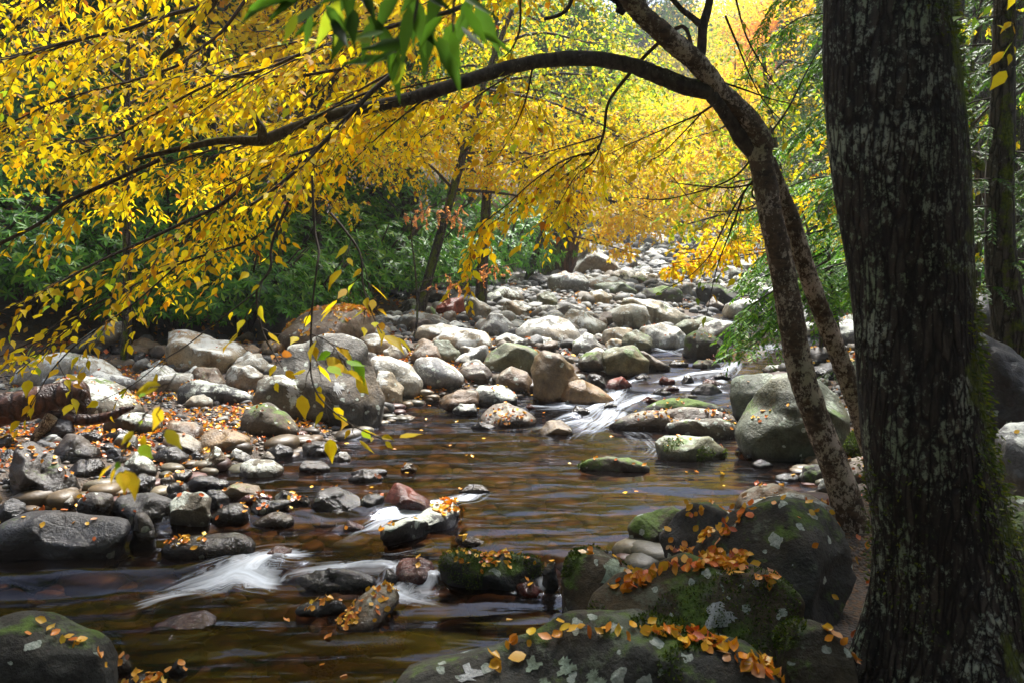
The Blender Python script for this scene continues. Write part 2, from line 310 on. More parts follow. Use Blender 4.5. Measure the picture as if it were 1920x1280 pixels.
# ================================================================ water
STROKES = [  # px polyline, half width (m), strength
 ("905,915 870,935 820,952 770,965 725,975 690,992 650,1012 600,1030", .085, .95), ("830,950 770,985 735,995 700,985 660,975", .05, .6),
 ("600,1035 560,1040 520,1038 500,1040 470,1058 420,1078 350,1100 280,1122 215,1145", .10, .9), ("535,1092 500,1090 465,1072 440,1068 390,1090 320,1118", .11, 1.),
 ("760,1058 700,1062 640,1058 575,1066 520,1080 480,1096", .055, .8), ("690,1106 720,1100 760,1118 800,1130 850,1142", .075, 1.), ("742,1050 748,1075 752,1095 745,1110", .03, 1.),
 ("806,1066 812,1084 816,1104", .06, 1.), ("820,1100 800,1105 760,1108", .05, .8), ("1012,1070 1020,1092 1040,1112", .035, .9), ("1010,1085 960,1092 900,1098", .03, .4),
 ("1385,675 1360,700 1300,706 1240,712 1190,728 1160,742", .10, .9), ("1165,722 1150,745 1110,768 1060,782 990,800", .10, .9), ("1375,735 1320,730 1260,728 1210,735", .09, .8), ("1250,738 1200,746 1160,765 1120,790", .09, .8), ("1215,700 1180,715 1160,735", .07, .8),
 ("1370,715 1310,720 1260,722", .07, .8), ("1150,750 1110,755 1060,760 1000,762 950,770", .1, 1.), ("1160,765 1120,795 1090,815 1060,835", .3, .5),
 ("1120,790 1200,815 1230,840 1200,870 1120,900", .3, .22), ("1120,780 1040,800 960,815", .18, .5),
 ("1380,655 1330,650 1270,655 1225,665", .25, .6), ("1450,640 1400,690 1340,700", .3, .4), ("1300,668 1230,655 1180,640", .15, .4), ("1500,640 1440,660 1400,690", .35, .3),
 ("1300,590 1340,603 1400,608 1460,615", .3, .6), ("1284,520 1278,535 1270,548", .25, 1.), ("1262,540 1240,555", .2, .7), ("1300,548 1340,575 1330,590", .25, .7), ("1235,512 1260,528", .2, .8),
 ("385,1165 430,1168 480,1182 540,1192", .03, .45), ("700,1035 740,1040 780,1030 850,1012", .05, .4), ("240,1140 330,1115 430,1095", .1, .4), ("1380,852 1440,866 1500,860", .05, .25)]
STROKES += [(s, w * 2.3, k * .4) for s, w, k in STROKES if k >= .6]
wx = np.arange(-5.4, 7.2, .035); wy1 = np.array(graded(1.6, 10.4, 90, .04, 1.012))
X, Y, Q = tensor(wx, wy1[wy1 < 13]); 
X2, Y2, Q2 = tensor(np.arange(1, 17, .12), wy1[(wy1 > 12.7) & (wy1 < 85)])
def wmesh(X, Y):
    nz = SN(9, 9, 2)(np.stack([X * .6 + Y * .3, Y * 1.6, X * 0], -1))
    foam = np.zeros(len(X)); U = X * .5 - Y * .2; Vv = Y * 1.0 + X * .3
    for s, w, k in STROKES:
        pts = [tuple(map(float, q.split(','))) for q in s.split()]
        pw = []
        for a, b in pts: d = hit(a, b); p = P(a, b, d); pw.append(p[:2])
        pw = np.array(pw); cum = 0; best = np.full(len(X), 9.); bu = np.zeros(len(X)); bv = np.zeros(len(X))
        L = np.linalg.norm(np.diff(pw, axis=0), axis=1); tot = L.sum()
        for i in range(len(pw) - 1):
            a = pw[i]; d = pw[i + 1] - a; t = np.clip(((X - a[0]) * d[0] + (Y - a[1]) * d[1]) / (d @ d), 0, 1)
            dx = X - a[0] - t * d[0]; dy = Y - a[1] - t * d[1]; dist = np.hypot(dx, dy)
            sg = np.sign(dx * d[1] - dy * d[0]); mm = dist < best
            best[mm] = dist[mm]; bu[mm] = (cum + t * L[i])[mm]; bv[mm] = (dist * sg)[mm]; cum += L[i]
        tt = bu / tot; f = k * np.exp(-(best / w) ** 2 * 2.2) * sm(tt / .2 + .1) * sm((1 - tt) / .7)
        mm = f > foam; U[mm] = bu[mm] * 1. + w * 7; Vv[mm] = bv[mm]; foam = np.maximum(foam, f) + .3 * np.minimum(foam, f)
    Z = level(X, Y) + .006 * nz + .035 * foam * np.clip((SN(12, 8, 2)(np.stack([U * .6, Vv * 2, U * 0], -1)) + .6), 0, 2)
    return Z, np.clip(foam, 0, 1), U, Vv
Za, fa, ua, va = wmesh(X, Y); Zb, fb, ub, vb = wmesh(X2, Y2); Zb -= .004
m = N('stream_water'); fo = m.n('Attribute', attribute_name='foam').outputs['Fac']; u = m.n('Attribute', attribute_name='fu').outputs['Fac']; v = m.n('Attribute', attribute_name='fv').outputs['Fac']
st = m.n('CombineXYZ', {0: m.math('MULTIPLY', u, 1.6), 1: m.math('MULTIPLY', v, 30.), 2: 0.}).outputs[0]
s1 = m.noise(st, 1., 5, .55, .5); st2 = m.n('CombineXYZ', {0: m.math('MULTIPLY', u, 5.), 1: m.math('MULTIPLY', v, 70.), 2: 3.}).outputs[0]
s2 = m.noise(st2, 1., 3)
ss = m.math('ADD', m.math('MULTIPLY', s1, .75), m.math('MULTIPLY', s2, .25))
a = m.math('MULTIPLY', m.ramp(m.math('ADD', m.math('MULTIPLY', fo, 1.1), m.math('MULTIPLY', ss, 2.2)), 1.3, 2.6), .95)
a = m.math('MULTIPLY', a, m.ramp(fo, 0., .25))
tc = m.n('TexCoord').outputs['Object']
rip = m.noise(m.vmul(tc, (.55, 1.7, 1.)), 4.5, 2, .5, .4)
b = m.bump(m.math('ADD', rip, m.math('MULTIPLY', m.math('MULTIPLY', s1, fo), .5)), .28, .05)
fr = m.n('Fresnel', {'IOR': 1.33, 'Normal': b})
tr = m.n('BsdfTransparent', {'Color': (.37, .24, .14, 1)}); tr2 = m.n('BsdfDiffuse', {'Color': (.022, .013, .006, 1)})
under = m.n('MixShader', {0: .08, 1: tr, 2: tr2})
gl = m.n('BsdfGlossy', {'Color': (.78, .84, 1, 1), 'Roughness': .11, 'Normal': b})
sh = m.n('MixShader', {0: m.math('MULTIPLY', fr.outputs[0], .95), 1: under, 2: gl})
fd = m.n('BsdfPrincipled', {'Base Color': (.80, .88, 1., 1), 'Roughness': .5, 'Subsurface Weight': 0.})
M['water'] = m.done(m.n('MixShader', {0: a, 1: sh, 2: fd}))
V = np.vstack([np.stack([X, Y, Za], -1), np.stack([X2, Y2, Zb], -1)]); QQ = np.vstack([Q, Q2 + len(X)])
fo_, u_, v_ = np.hstack([fa, fb]), np.hstack([ua, ub]), np.hstack([va, vb])
dry = (ground(V[:, 0], V[:, 1]) > level(V[:, 0], V[:, 1]) + .05)
Q = QQ[~dry[QQ].all(1)]
tag(mk('water', V, Q, M['water'], attrs=dict(foam=fo_, fu=u_, fv=v_)), kind='structure')
# ================================================================ rocks
SPH = {}
def sphere(l):
    if l not in SPH:
        bm = bmesh.new(); bmesh.ops.create_icosphere(bm, subdivisions=l, radius=1)
        SPH[l] = (np.array([v.co[:] for v in bm.verts]), np.array([[v.index for v in f.verts] for f in bm.faces])); bm.free()
        a, b = .4, .9; v = SPH[l][0]
        v = v @ np.array([[math.cos(a), -math.sin(a), 0], [math.sin(a), math.cos(a), 0], [0, 0, 1]]).T
        v = v @ np.array([[1, 0, 0], [0, math.cos(b), -math.sin(b)], [0, math.sin(b), math.cos(b)]]).T
        SPH[l] = (v, SPH[l][1])
    return SPH[l]
def inflate(c, rad_fn, hd, seed, lvl=4, rough=.05, cuts=3, lean=.3, size=1.):
    rough = rough * 1.35; v, f = sphere(lvl); r = np.random.RandomState(seed)
    th = np.arctan2(v[:, 2], v[:, 0]); r2 = np.hypot(v[:, 0], v[:, 2])
    q = r2 ** (.66 if cuts else .8); w = np.sign(v[:, 1]) * np.abs(v[:, 1]) ** (.66 if cuts else .8)
    N3 = np.stack([np.cos(th) * q, w, np.sin(th) * q], -1)
    for _ in range(cuts * 2 if cuts > 1 else cuts):                                    # broken facets, mostly on the front and top
        n = nrm(np.array([r.uniform(-.9, .9), -r.uniform(.2, 1), r.uniform(-.2, 1.)])); d = r.uniform(.6, .88)
        k = N3 @ n - d; N3 = N3 - np.clip(k, 0, None)[:, None] * n * .93
    R = rad_fn(th); x = N3[:, 0] * R; z = N3[:, 2] * R; y = N3[:, 1] * hd + np.clip(z, 0, 9) * lean
    p = np.stack([x, y, z], -1)
    nz = SN(seed + 77, 3.2 / size, 4, 7, .5)(p * np.array([1, 1, 1.3])); dr = nrm(p)
    nn = SN(seed + 31, 5. / size, 2, 5)(p); ridg = -np.abs(nn)
    p = p + dr * ((nz * rough * .4 + ridg * rough * .5) * size)[:, None]
    return p + c, f
ROCKS = []
def rock(name, p, f, mat, label, cat, group, base):
    loc = np.array([p[:, 0].mean(), p[:, 1].mean(), base])
    o = mk(name, p, f, M[mat], loc=loc); tag(o, label, cat, group)
    return o
def R(pts, base, mat, label, D=None, t=.8, leaves=0, lvl=4, rough=.05, cuts=3, lean=.3, name='boulder', group=None, dz=0, lc='FAL', ls=.04):
    pp = np.array([tuple(map(float, q.split(','))) for q in pts.split()])
    x0, x1 = pp[:, 0].min(), pp[:, 0].max(); cxp = (x0 + x1) / 2
    if D is None: D = hit(cxp, base)
    wm = (x1 - x0) * D / F; hpx = base - pp[:, 1].min(); hm = hpx * D / F
    hd = t * min(wm, 2.2 * hm) / 2; Dc = D + .75 * hd
    gz = float(surf(P(cxp, base, Dc)[0], Dc)); _, by = proj(np.array([P(cxp, base, Dc)[0], Dc, gz]))
    by = max(base, by) + .22 * hpx
    poly = np.vstack([pp, [x1 - .04 * (x1 - x0), base], [x1 - .2 * (x1 - x0), by], [x0 + .2 * (x1 - x0), by], [x0 + .04 * (x1 - x0), base]])
    W = np.array([P(a, b, Dc) for a, b in poly])[:, [0, 2]]
    c2 = np.array([(W[:, 0].min() + W[:, 0].max()) / 2, (W[:, 1].min() * .45 + W[:, 1].max() * .55)])
    W = W - c2; 
    ang = np.linspace(-math.pi, math.pi, 97); rr = np.zeros(97)
    for i, a in enumerate(ang):                              # star-shaped radius of the traced outline
        d = np.array([math.cos(a), math.sin(a)]); best = 0
        for k in range(len(W)):
            A = W[k]; E = W[(k + 1) % len(W)] - A; den = d[0] * E[1] - d[1] * E[0]
            if abs(den) < 1e-9: continue
            tt = (A[0] * E[1] - A[1] * E[0]) / den; ss = (A[0] * d[1] - A[1] * d[0]) / den
            if -1e-6 <= ss <= 1.000001 and tt > best: best = tt
        rr[i] = best if best > 0 else .2 * wm
    rs = np.convolve(np.r_[rr[-3:-1], rr, rr[1:3]], [.02, .16, .64, .16, .02], 'valid')
    size = math.sqrt(wm * max(hm, .3 * wm)) / 1.3
    seed = len(ROCKS) * 13 + 5
    p, f = inflate(np.array([c2[0], Dc, c2[1]]), lambda th: np.interp(th, ang, rs), max(hd, .25 * hm), seed, lvl, rough, cuts, lean, size)
    p[:, 2] += dz
    gb = float(surf(c2[0], D))
    o = rock(name, p, f, mat, label, 'boulder' if name == 'boulder' else 'stone', group, gb)
    ROCKS.append((o, p, f, leaves, lc, ls)); return o
S = dict(name='stone')
# ---- left bank, from the trees down to the water
R('28,717 43,687 83,668 150,665 187,672 207,690 233,710', 728, 'pale', 'broad pale flat-topped boulder at the left edge of the gravel bank', cuts=1, leaves=6)
R('67,712 105,700 133,694 187,698 240,710 293,732', 735, 'pale', 'low pale grey slab tucked between the broad flat boulder and the fallen log', leaves=15, t=.5)
R('88,735 100,713 133,708 167,713 213,733 253,757 262,772', 792, 'lich', 'sloping lichened boulder behind the fallen log, scattered with orange leaves', leaves=70, cuts=1, lean=.7)
R('0,745 20,728 43,725 52,742', 752, 'green', 'small green lichened boulder at the left edge beside the sloping one', **S)
R('287,665 285,634 293,620 320,618 367,625 443,645 465,668 440,688', 698, 'pale', 'long angular white boulder jutting up left of the giant dark boulder', leaves=8, cuts=4, rough=.07)
R('117,663 143,643 180,620 213,600 227,627 200,652', 665, 'grey', 'grey leaning boulder in the shade under the rhododendrons at far left')
R('257,723 267,697 290,683 317,697 360,702 368,718', 735, 'pale', 'lichened low boulder in front of the long angular white one', cuts=1)
R('330,747 333,720 360,712 417,723 467,737 480,750', 757, 'lich', 'thin lichened slab edging the leaf-strewn gravel', cuts=1, t=.5, leaves=8)
R('347,756 357,743 380,740 400,751 400,760', 765, 'pale', 'small oval pale stone lying on leaves before the lichened slab', **S, cuts=0)
R('352,700 363,688 400,690 433,727', 730, 'brown', 'flat tan stone between the white boulder and the purple-grey round one', **S)
R('420,700 433,683 467,682 493,703 480,723', 735, 'grey', 'round purple-grey boulder with a broken face, left of the giant boulder', cuts=2)
R('476,745 483,713 520,702 560,720 587,747 607,778', 790, 'lich', 'dark boulder with white lichen spots leaning on the giant one', D=None, cuts=1, rough=.04)
R('512,700 528,649 564,645 600,621 635,618 665,633 689,653 703,686 721,748 712,768', 793, 'slate', 'giant dark grey boulder standing at the edge of the pool', lvl=5, cuts=5, rough=.06, t=.7, leaves=4)
R('450,783 457,763 493,755 533,773 567,808', 817, 'moss', 'smooth olive boulder half sunk in gravel at the bank edge', cuts=0, leaves=8)
R('197,790 217,777 260,777 300,787 303,803', 813, 'lich', 'flat grey boulder just right of the forked driftwood', cuts=1, leaves=5)
R('303,808 317,787 360,793 380,811', 823, 'brown', 'low brown boulder set in leaves behind the ochre oval one', cuts=1, leaves=5)
R('373,820 387,807 433,808 470,820 470,833', 847, 'orange', 'ochre oval boulder with a wet flat top on the leafy gravel', cuts=1, leaves=4)
R('300,825 320,813 353,820 377,833 382,850', 855, 'brown', 'wet brown stone left of the ochre oval boulder', **S, leaves=3)
R('285,856 300,838 327,837 353,855', 870, 'dark', 'dark olive egg-shaped stone below the wet brown one', **S, cuts=0)
R('97,843 113,817 140,817 173,840 185,858', 870, 'dark', 'dark purplish boulder below the driftwood fork', cuts=3)
R('78,800 90,785 125,788 137,810', 832, 'dark', 'dark boulder in the crook of the driftwood')
R('13,870 20,830 33,827 67,847 90,860 133,898 138,915', 938, 'dark', 'big faceted dark boulder at the left edge with leaves caught in its cracks', cuts=5, rough=.08, leaves=18, lvl=5)
R('130,877 140,863 180,862 193,873', 893, 'dark', 'wet black stone right of the big faceted boulder', **S)
R('193,887 207,873 240,880 248,893', 904, 'dark', 'low wet stone between the black one and the lichened one', **S)
R('233,867 247,848 267,857 295,881', 893, 'lich', 'lichened pointed stone on the gravel spit', **S)
R('248,897 260,887 290,897 288,910', 922, 'dark', 'bluish wet stone in the trickle below the pointed one', **S)
R('382,862 397,837 413,847 427,872', 885, 'lich', 'upright mottled stone near the tip of the gravel bank', **S, cuts=4)
R('355,852 367,843 382,858', 867, 'dark', 'small dark stone left of the upright mottled one', **S)
R('427,850 440,839 473,858', 864, 'grey', 'wedge-shaped grey stone right of the upright mottled one', **S)
R('497,842 520,832 547,840 549,850', 858, 'dark', 'flat dark stone near the waterline behind the hanging twig', **S)
R('487,855 500,846 515,858', 866, 'grey', 'small grey stone in front of the flat dark one', **S)
R('447,872 460,862 507,867 530,880', 894, 'lich', 'speckled low boulder lying in the shallows', cuts=2)
R('563,833 587,828 633,833 640,846', 854, 'dark', 'blue-grey flat stone at the pool margin below the hanging leaves', **S, leaves=3)
R('622,858 635,847 650,848 658,858', 864, 'grey', 'small rounded stone with one yellow leaf at the pool margin', **S)
R('560,873 567,863 600,865 620,878', 884, 'dark', 'long low mossy stone in the shallow margin', **S)
R('347,905 363,892 393,893 433,904', 917, 'dark', 'smooth grey stone like a turtle shell in the brown shallows', **S, cuts=0)
R('655,885 680,878 725,880 730,886', 893, 'dark', 'flat dark stone behind the pointed slate in the pool', **S)
R('652,896 680,880 705,887 722,898', 903, 'dark', 'pointed blue slate stone in the still pool', **S, leaves=2)
R('750,880 757,868 773,868 782,880', 884, 'brown', 'small brown stone with leaves at its side in the pool', **S, leaves=2)
# ---- row of stones across the riffle
R('-15,955 13,935 43,943 46,963', 982, 'dark', 'dark stone cut by the left edge above the long boulder')
R('-40,1010 0,983 33,970 80,967 150,972 233,978 243,995 233,1020', 1048, 'dark', 'long smooth slate boulder at the left edge of the stream', cuts=1, rough=.04, leaves=12, lvl=5, t=.6)
R('243,990 247,967 263,965 280,983 293,1010', 1032, 'dark', 'upright dark stone wedged at the end of the long slate boulder', cuts=4)
R('147,943 157,927 180,923 203,933 212,960', 975, 'dark', 'rounded brown-black stone, leftmost of the row above the riffle', cuts=2, leaves=2)
R('207,950 213,930 253,927 293,930 317,947 320,970', 985, 'dark', 'broad grey boulder second from left in the row above the riffle', cuts=2, leaves=5)
R('317,945 333,927 367,927 390,940 395,963', 990, 'lich', 'yellow-lichened round boulder in the middle of the row above the riffle', cuts=3, leaves=3)
R('380,935 390,920 407,918 427,930 428,943', 952, 'dark', 'squat dark stone right of the yellow-lichened boulder', **S)
R('413,920 433,907 483,913 492,923', 936, 'orange', 'bright ochre slanting slab behind the row of stones', **S, cuts=2, leaves=3)
R('443,940 460,928 500,928 511,938', 947, 'red', 'reddish flat stone topped with leaves behind the dark flat one', **S, leaves=8)
R('468,947 480,937 533,938 547,943 533,957', 963, 'dark', 'flat dark stone like a paving slab in the row above the riffle', **S, cuts=2, leaves=4)
R('515,930 527,918 563,938', 948, 'dark', 'dark pyramid stone piled with leaves left of the smooth slate', **S, leaves=9)
R('560,938 570,928 582,940', 947, 'dark', 'small dark stone touching the smooth slate one', **S, leaves=2)
R('393,970 413,950 440,945 467,957 468,970', 979, 'dark', 'purplish domed stone with three yellow leaves', **S, cuts=0, leaves=4)
R('467,982 493,967 520,962 553,973', 986, 'brown', 'nearly drowned smooth brown stone with one leaf', **S, cuts=0, leaves=1, lean=.5)
R('582,937 590,922 627,918 657,928 697,950', 961, 'dark', 'smooth slate boulder at the head of the riffle, white chip on its side', cuts=2, leaves=3)
R('663,945 690,926 722,930 720,948', 952, 'dark', 'dark ledge stone between the slate boulder and the red pointed one', **S, leaves=4)
R('717,950 727,917 740,907 763,917 807,940 812,953', 957, 'red', 'pointed red-brown rock at the head of the riffle', cuts=4, leaves=0)
R('857,921 880,908 903,908 920,919', 924, 'dark', 'dark low stone splitting the flow at the pool outlet', **S, leaves=1)
R('300,1027 317,1012 367,1010 443,1003 480,1015 481,1027', 1043, 'dark', 'flat wet black boulder carrying a line of yellow leaves', cuts=1, rough=.03, leaves=26, lc='FALY')
R('500,1030 513,1018 547,1023', 1038, 'red', 'small red stone just awash above the white cascade', **S, dz=-.02)
R('533,1088 560,1072 613,1068 680,1070 715,1090', 1103, 'dark', 'black ledge with water sheeting over it between the two cascades', cuts=2, rough=.08, t=.6, dz=-.01)
R('643,987 653,977 687,990', 995, 'red', 'small dark red stone in the white riffle', **S, leaves=1)
R('850,1013 863,1007 890,1007 913,1017', 1022, 'brown', 'low pinkish stone with one leaf in the pool near the long leafy rock', **S, leaves=2)
R('738,1067 743,1053 790,1050 813,1060 823,1078', 1090, 'red', 'dark red angular rock beside the black leafy block', cuts=4, leaves=2)
R('718,1085 723,1068 737,1067 745,1083', 1095, 'dark', 'small dark knob in the lip of the cascade', **S)
R('827,1080 827,1047 840,1036 893,1040 963,1045 1020,1051 1021,1075', 1098, 'moss', 'long black block topped with yellow leaves, damming the pool', cuts=2, rough=.04, leaves=70, lc='FALY', lean=.1, t=.5, lvl=5, ls=.036)
R('1014,1078 1023,1058 1043,1055 1048,1090', 1100, 'dark', 'small dark post-like stone between the block and the mossy boulder', **S, leaves=2)
R('633,1163 640,1153 687,1120 713,1115 740,1123 748,1137 722,1163', 1178, 'brown', 'flat brown slab heaped with yellow leaves in the front pool', cuts=2, rough=.03, leaves=75, lc='FALY', t=1.2, lean=.9, ls=.036)
R('553,1141 570,1132 627,1128 652,1140', 1150, 'dark', 'low dark stone with a row of leaves left of the leaf-heaped slab', **S, leaves=14, lc='FALY')
R('967,1099 990,1091 1017,1107', 1116, 'red', 'dark red drowned stone below the black block', **S, leaves=2)
R('247,1200 262,1166 350,1155 392,1166 367,1195 307,1220', 1224, 'red', 'red slab lying just under the water near the dark corner boulder', cuts=2, dz=-.065, t=1.3, lean=1.2)
R('-40,1185 0,1177 50,1177 93,1187 150,1207 187,1227 205,1260 214,1300', 1330, 'front', 'big black boulder in the lower left corner with leaves along its rim', cuts=1, rough=.04, leaves=22, lvl=5, D=2.75)
R('207,1253 227,1227 245,1250', 1262, 'brown', 'small brown stone beside the corner boulder', **S, leaves=5)
R('317,1255 330,1238 350,1255', 1266, 'dark', 'small dark stone with a yellow leaf near the bottom edge', **S, leaves=3)
R('227,1283 247,1268 293,1270 312,1283', 1300, 'dark', 'dark stone covered with yellow leaves at the bottom edge', **S, leaves=24, lc='FALY')
# ---- right foreground pile
R('1047,1088 1060,1057 1083,1042 1115,1035 1148,1047 1171,1063 1193,1082', 1155, 'moss', 'mossy round boulder with a pale lichen cap beside the block', cuts=1, lvl=5, leaves=10)
R('1176,1024 1178,991 1197,975 1237,962 1270,957 1293,958 1300,1000', 1036, 'front', 'black block-like boulder standing in the pool', cuts=4, leaves=5, lvl=5)
R('1237,1048 1250,1004 1276,975 1302,953 1329,947 1355,950 1388,972 1400,990', 1066, 'moss', 'ridged lichened boulder between the black block and the great mossy one', D=3.95, cuts=4, leaves=24, lvl=5, rough=.07)
R('1309,1053 1335,1024 1384,991 1434,962 1476,942 1506,945 1565,958 1598,1008 1611,1057 1598,1155', 1200, 'front', 'great dark mossy boulder at the foot of the big tree', D=3.45, cuts=4, leaves=30, lvl=5, t=.9)
R('1375,957 1388,935 1427,919 1460,914 1499,922 1512,932', 972, 'brown', 'reddish boulder behind the great mossy one, at the water', D=4.6, cuts=2, leaves=10)
R('1404,968 1411,945 1450,939 1496,929 1532,932 1565,948', 985, 'grey', 'flat-topped grey boulder at the foot of the arching tree', D=4.25, cuts=2, leaves=10)
R('1099,1172 1115,1139 1171,1096 1237,1070 1302,1057 1384,1063 1466,1083 1506,1122 1512,1188', 1330, 'front', 'big green mossy boulder marked by one large white lichen patch', D=2.95, cuts=2, lvl=6, leaves=14, t=.7)
R('735,1290 790,1262 860,1250 930,1235 980,1205 1050,1178 1130,1170 1210,1175 1300,1195 1400,1225 1470,1270 1500,1300', 1380, 'front', 'huge lichen-spotted boulder along the bottom edge of the picture', D=2.35, cuts=1, lvl=6, leaves=16, t=.55)
R('1463,1240 1470,1204 1499,1185 1539,1183 1578,1198 1598,1214 1617,1290', 1340, 'front', 'round mossy boulder at the bottom right beside the big trunk', D=2.55, cuts=1, lvl=5, leaves=6)
R('1452,894 1470,886 1499,891', 901, 'dark', 'small flat dark stone at the right water margin', **S, leaves=1)
R('1499,896 1509,876 1539,871 1552,886', 906, 'moss', 'mossy rounded stone left of the arching tree foot', **S)
R('1529,922 1545,899 1565,899', 933, 'grey', 'grey stone half hidden by the foot of the arching tree', **S)
# ---- right margin of the pool
R('1083,871 1100,861 1132,857 1178,859 1221,872', 885, 'moss', 'low mossy stone alone in the middle of the bright pool', cuts=1, leaves=7, t=.6)
R('1226,831 1241,821 1290,818 1336,821 1369,848', 864, 'green', 'green-capped low boulder nearest the pool of the flat group', cuts=2, leaves=9)
R('1244,806 1247,795 1293,785 1352,785 1385,798 1383,812', 822, 'lich', 'long flat lichened slab in the middle of the flat group', cuts=1, leaves=9, t=.5)
R('1129,802 1162,785 1218,769 1290,764 1342,769 1385,785', 808, 'brown', 'wide purple-brown slab strewn with bright leaves in the flat group', cuts=1, leaves=55, t=.5, lean=.6)
R('1178,780 1218,756 1264,747 1323,747 1369,765 1373,776', 788, 'moss', 'long olive humped boulder at the back of the flat group', cuts=1, leaves=9, t=.5)
R('1372,762 1372,729 1382,710 1408,703 1457,703 1474,740', 792, 'green', 'rounded green boulder leaning behind the big green faceted one', cuts=3, leaves=3)
R('1385,834 1387,805 1402,775 1428,742 1457,710 1484,697 1516,693 1566,710 1592,742 1605,792 1600,850', 866, 'green', 'big green faceted boulder right of the pool behind the arching tree', cuts=5, lvl=5, leaves=16, rough=.05)
R('1398,852 1421,844 1457,852', 862, 'dark', 'small wet black stone under the big green boulder', **S)
R('1410,868 1430,862 1450,870', 878, 'dark', 'low black stone awash at the right margin', **S)
R('1590,842 1600,812 1645,805 1660,830', 855, 'moss', 'bright mossy stone between the two trunks', **S)
R('1572,892 1590,862 1640,855', 905, 'brown', 'brown leafy boulder just left of the big trunk', leaves=9)
R('1800,660 1805,590 1812,548 1850,538 1960,555 1990,640', 700, 'dark', 'upper dark ledge boulder with a pale crust right of the big trunk', D=6.8, cuts=2, rough=.1)
R('1790,780 1800,690 1812,625 1835,620 1900,650 2000,700 2000,760', 800, 'dark', 'huge black overhung boulder right of the big trunk', D=5.6, cuts=4, rough=.1, lvl=5)
R('1875,880 1880,815 1915,795 1990,800', 905, 'grey', 'grey boulder cut by the right edge of the picture', D=4.6, leaves=3)
R('1860,985 1875,950 1930,935 1990,950', 1010, 'front', 'dark mossy boulder low at the right edge', D=3.9, leaves=3)
# ---- rapid stones
R('1010,808 1027,790 1053,788 1070,800 1076,810', 816, 'orange', 'ochre dome-shaped stone alone where the rapid meets the pool', **S, cuts=2)
R('893,797 905,775 920,763 953,758 987,773 1012,785', 799, 'brown', 'low triangular rock dotted with leaves at the head of the pool', cuts=2, leaves=48, lean=.9, t=1.)
R('880,802 897,790 930,798', 804, 'dark', 'small slate stone touching the triangular leafy rock', **S)
R('849,768 860,757 890,757 896,768', 776, 'lich', 'two-toned pebble-like stone at the pool head', **S)
R('1068,773 1080,760 1107,768', 779, 'dark', 'mossy black stone in the white rapid', **S)
R('985,764 993,754 1003,764', 768, 'red', 'tiny red stone in the rapid left of the mossy black one', **S)
R('1280,667 1290,631 1310,619 1339,623 1365,644 1374,662', 672, 'moss', 'dark triangular boulder in the upper pool near the hemlock tip', cuts=5, leaves=10)
R('1342,674 1346,654 1359,651 1372,670', 677, 'orange', 'rounded red-orange stone beside the dark triangular boulder', **S)
R('1333,672 1338,663 1345,672', 676, 'red', 'small red stone beside the rounded orange one', **S)
R('1295,684 1310,674 1336,674 1353,685', 690, 'moss', 'low dark stone below the dark triangular boulder', **S, leaves=5)
R('1254,684 1264,674 1292,681', 688, 'dark', 'wet slate stone left of the low dark one in the upper riffle', **S, leaves=3)
R('1129,664 1152,649 1195,646 1218,677 1219,700', 706, 'green', 'angular boulder with a sunlit flat top beside the rapid', cuts=4)
R('1200,655 1212,660 1257,687', 693, 'brown', 'low sloping stone at the right foot of the angular sunlit boulder', **S)
R('1083,676 1100,660 1123,659 1146,677 1147,690', 695, 'moss', 'round dark boulder left of the angular sunlit one', cuts=1)
R('1070,642 1080,637 1100,623 1123,628 1132,644 1130,662', 668, 'grey', 'purple-grey round boulder behind the round dark one', cuts=2)
R('1165,642 1172,624 1195,617 1224,631 1225,652', 660, 'green', 'dark-cracked boulder behind the angular sunlit one', cuts=4)
R('1125,640 1133,620 1165,612 1190,618 1175,640', 652, 'pale', 'pale flat slab sloping into the dark-cracked boulder', cuts=1)
R('1198,620 1205,612 1244,608 1277,615 1291,631 1285,646', 655, 'pale', 'broad white boulder awash in the upper rapid, specked with leaves', cuts=2, leaves=10)
R('1259,613 1283,601 1323,593 1353,601', 628, 'green', 'long olive boulder pointing at the upper pool', cuts=0, t=.5)
R('1306,620 1316,608 1349,601 1382,605 1378,632', 642, 'grey', 'purple boulder behind the dark triangular one', cuts=2)
R('1129,601 1136,585 1162,573 1188,570 1211,575 1220,595 1211,609', 617, 'pale', 'large egg-shaped pale boulder with a mossy right end', cuts=0, rough=.03)
R('1165,574 1169,559 1228,562 1260,575 1297,596 1280,607', 613, 'pale', 'long wedge-backed pale boulder behind the egg-shaped one', cuts=3)
R('1101,561 1106,546 1129,542 1149,555 1147,567', 573, 'pale', 'small round pale boulder left of the wedge-backed one')
R('1193,557 1211,542 1244,534 1274,542 1277,563', 572, 'moss', 'dark shouldered boulder below the little waterfall')
R('1352,590 1362,569 1395,560 1421,562 1432,588', 598, 'pale', 'smooth tan boulder at the far side of the upper pool', cuts=0)
R('1306,543 1316,532 1352,530 1392,559', 572, 'moss', 'dark overhung slab right of the little waterfall', cuts=3)
R('1323,571 1339,555 1361,575', 582, 'brown', 'brown stone under the overhung slab', **S)
R('1178,520 1205,516 1236,523 1235,533', 538, 'moss', 'low dark mossy boulder left of the little waterfall')
R('1113,533 1139,528 1169,529 1200,548', 554, 'green', 'long green-grey boulder in the left middle of the upstream jumble')
R('1090,526 1116,518 1152,516 1178,527 1222,540', 546, 'grey', 'long grey slab lying behind the green-grey boulder')
R('1022,535 1031,517 1059,508 1091,510 1106,526 1104,540', 549, 'grey', 'round grey boulder strewn with leaves at the foot of the leaning trunk', leaves=40, cuts=1)
R('1060,500 1070,462 1086,440 1116,454 1144,483 1163,504', 516, 'grey', 'huge pale triangular boulder behind the leaning red-brown trunk', cuts=2, lvl=5)
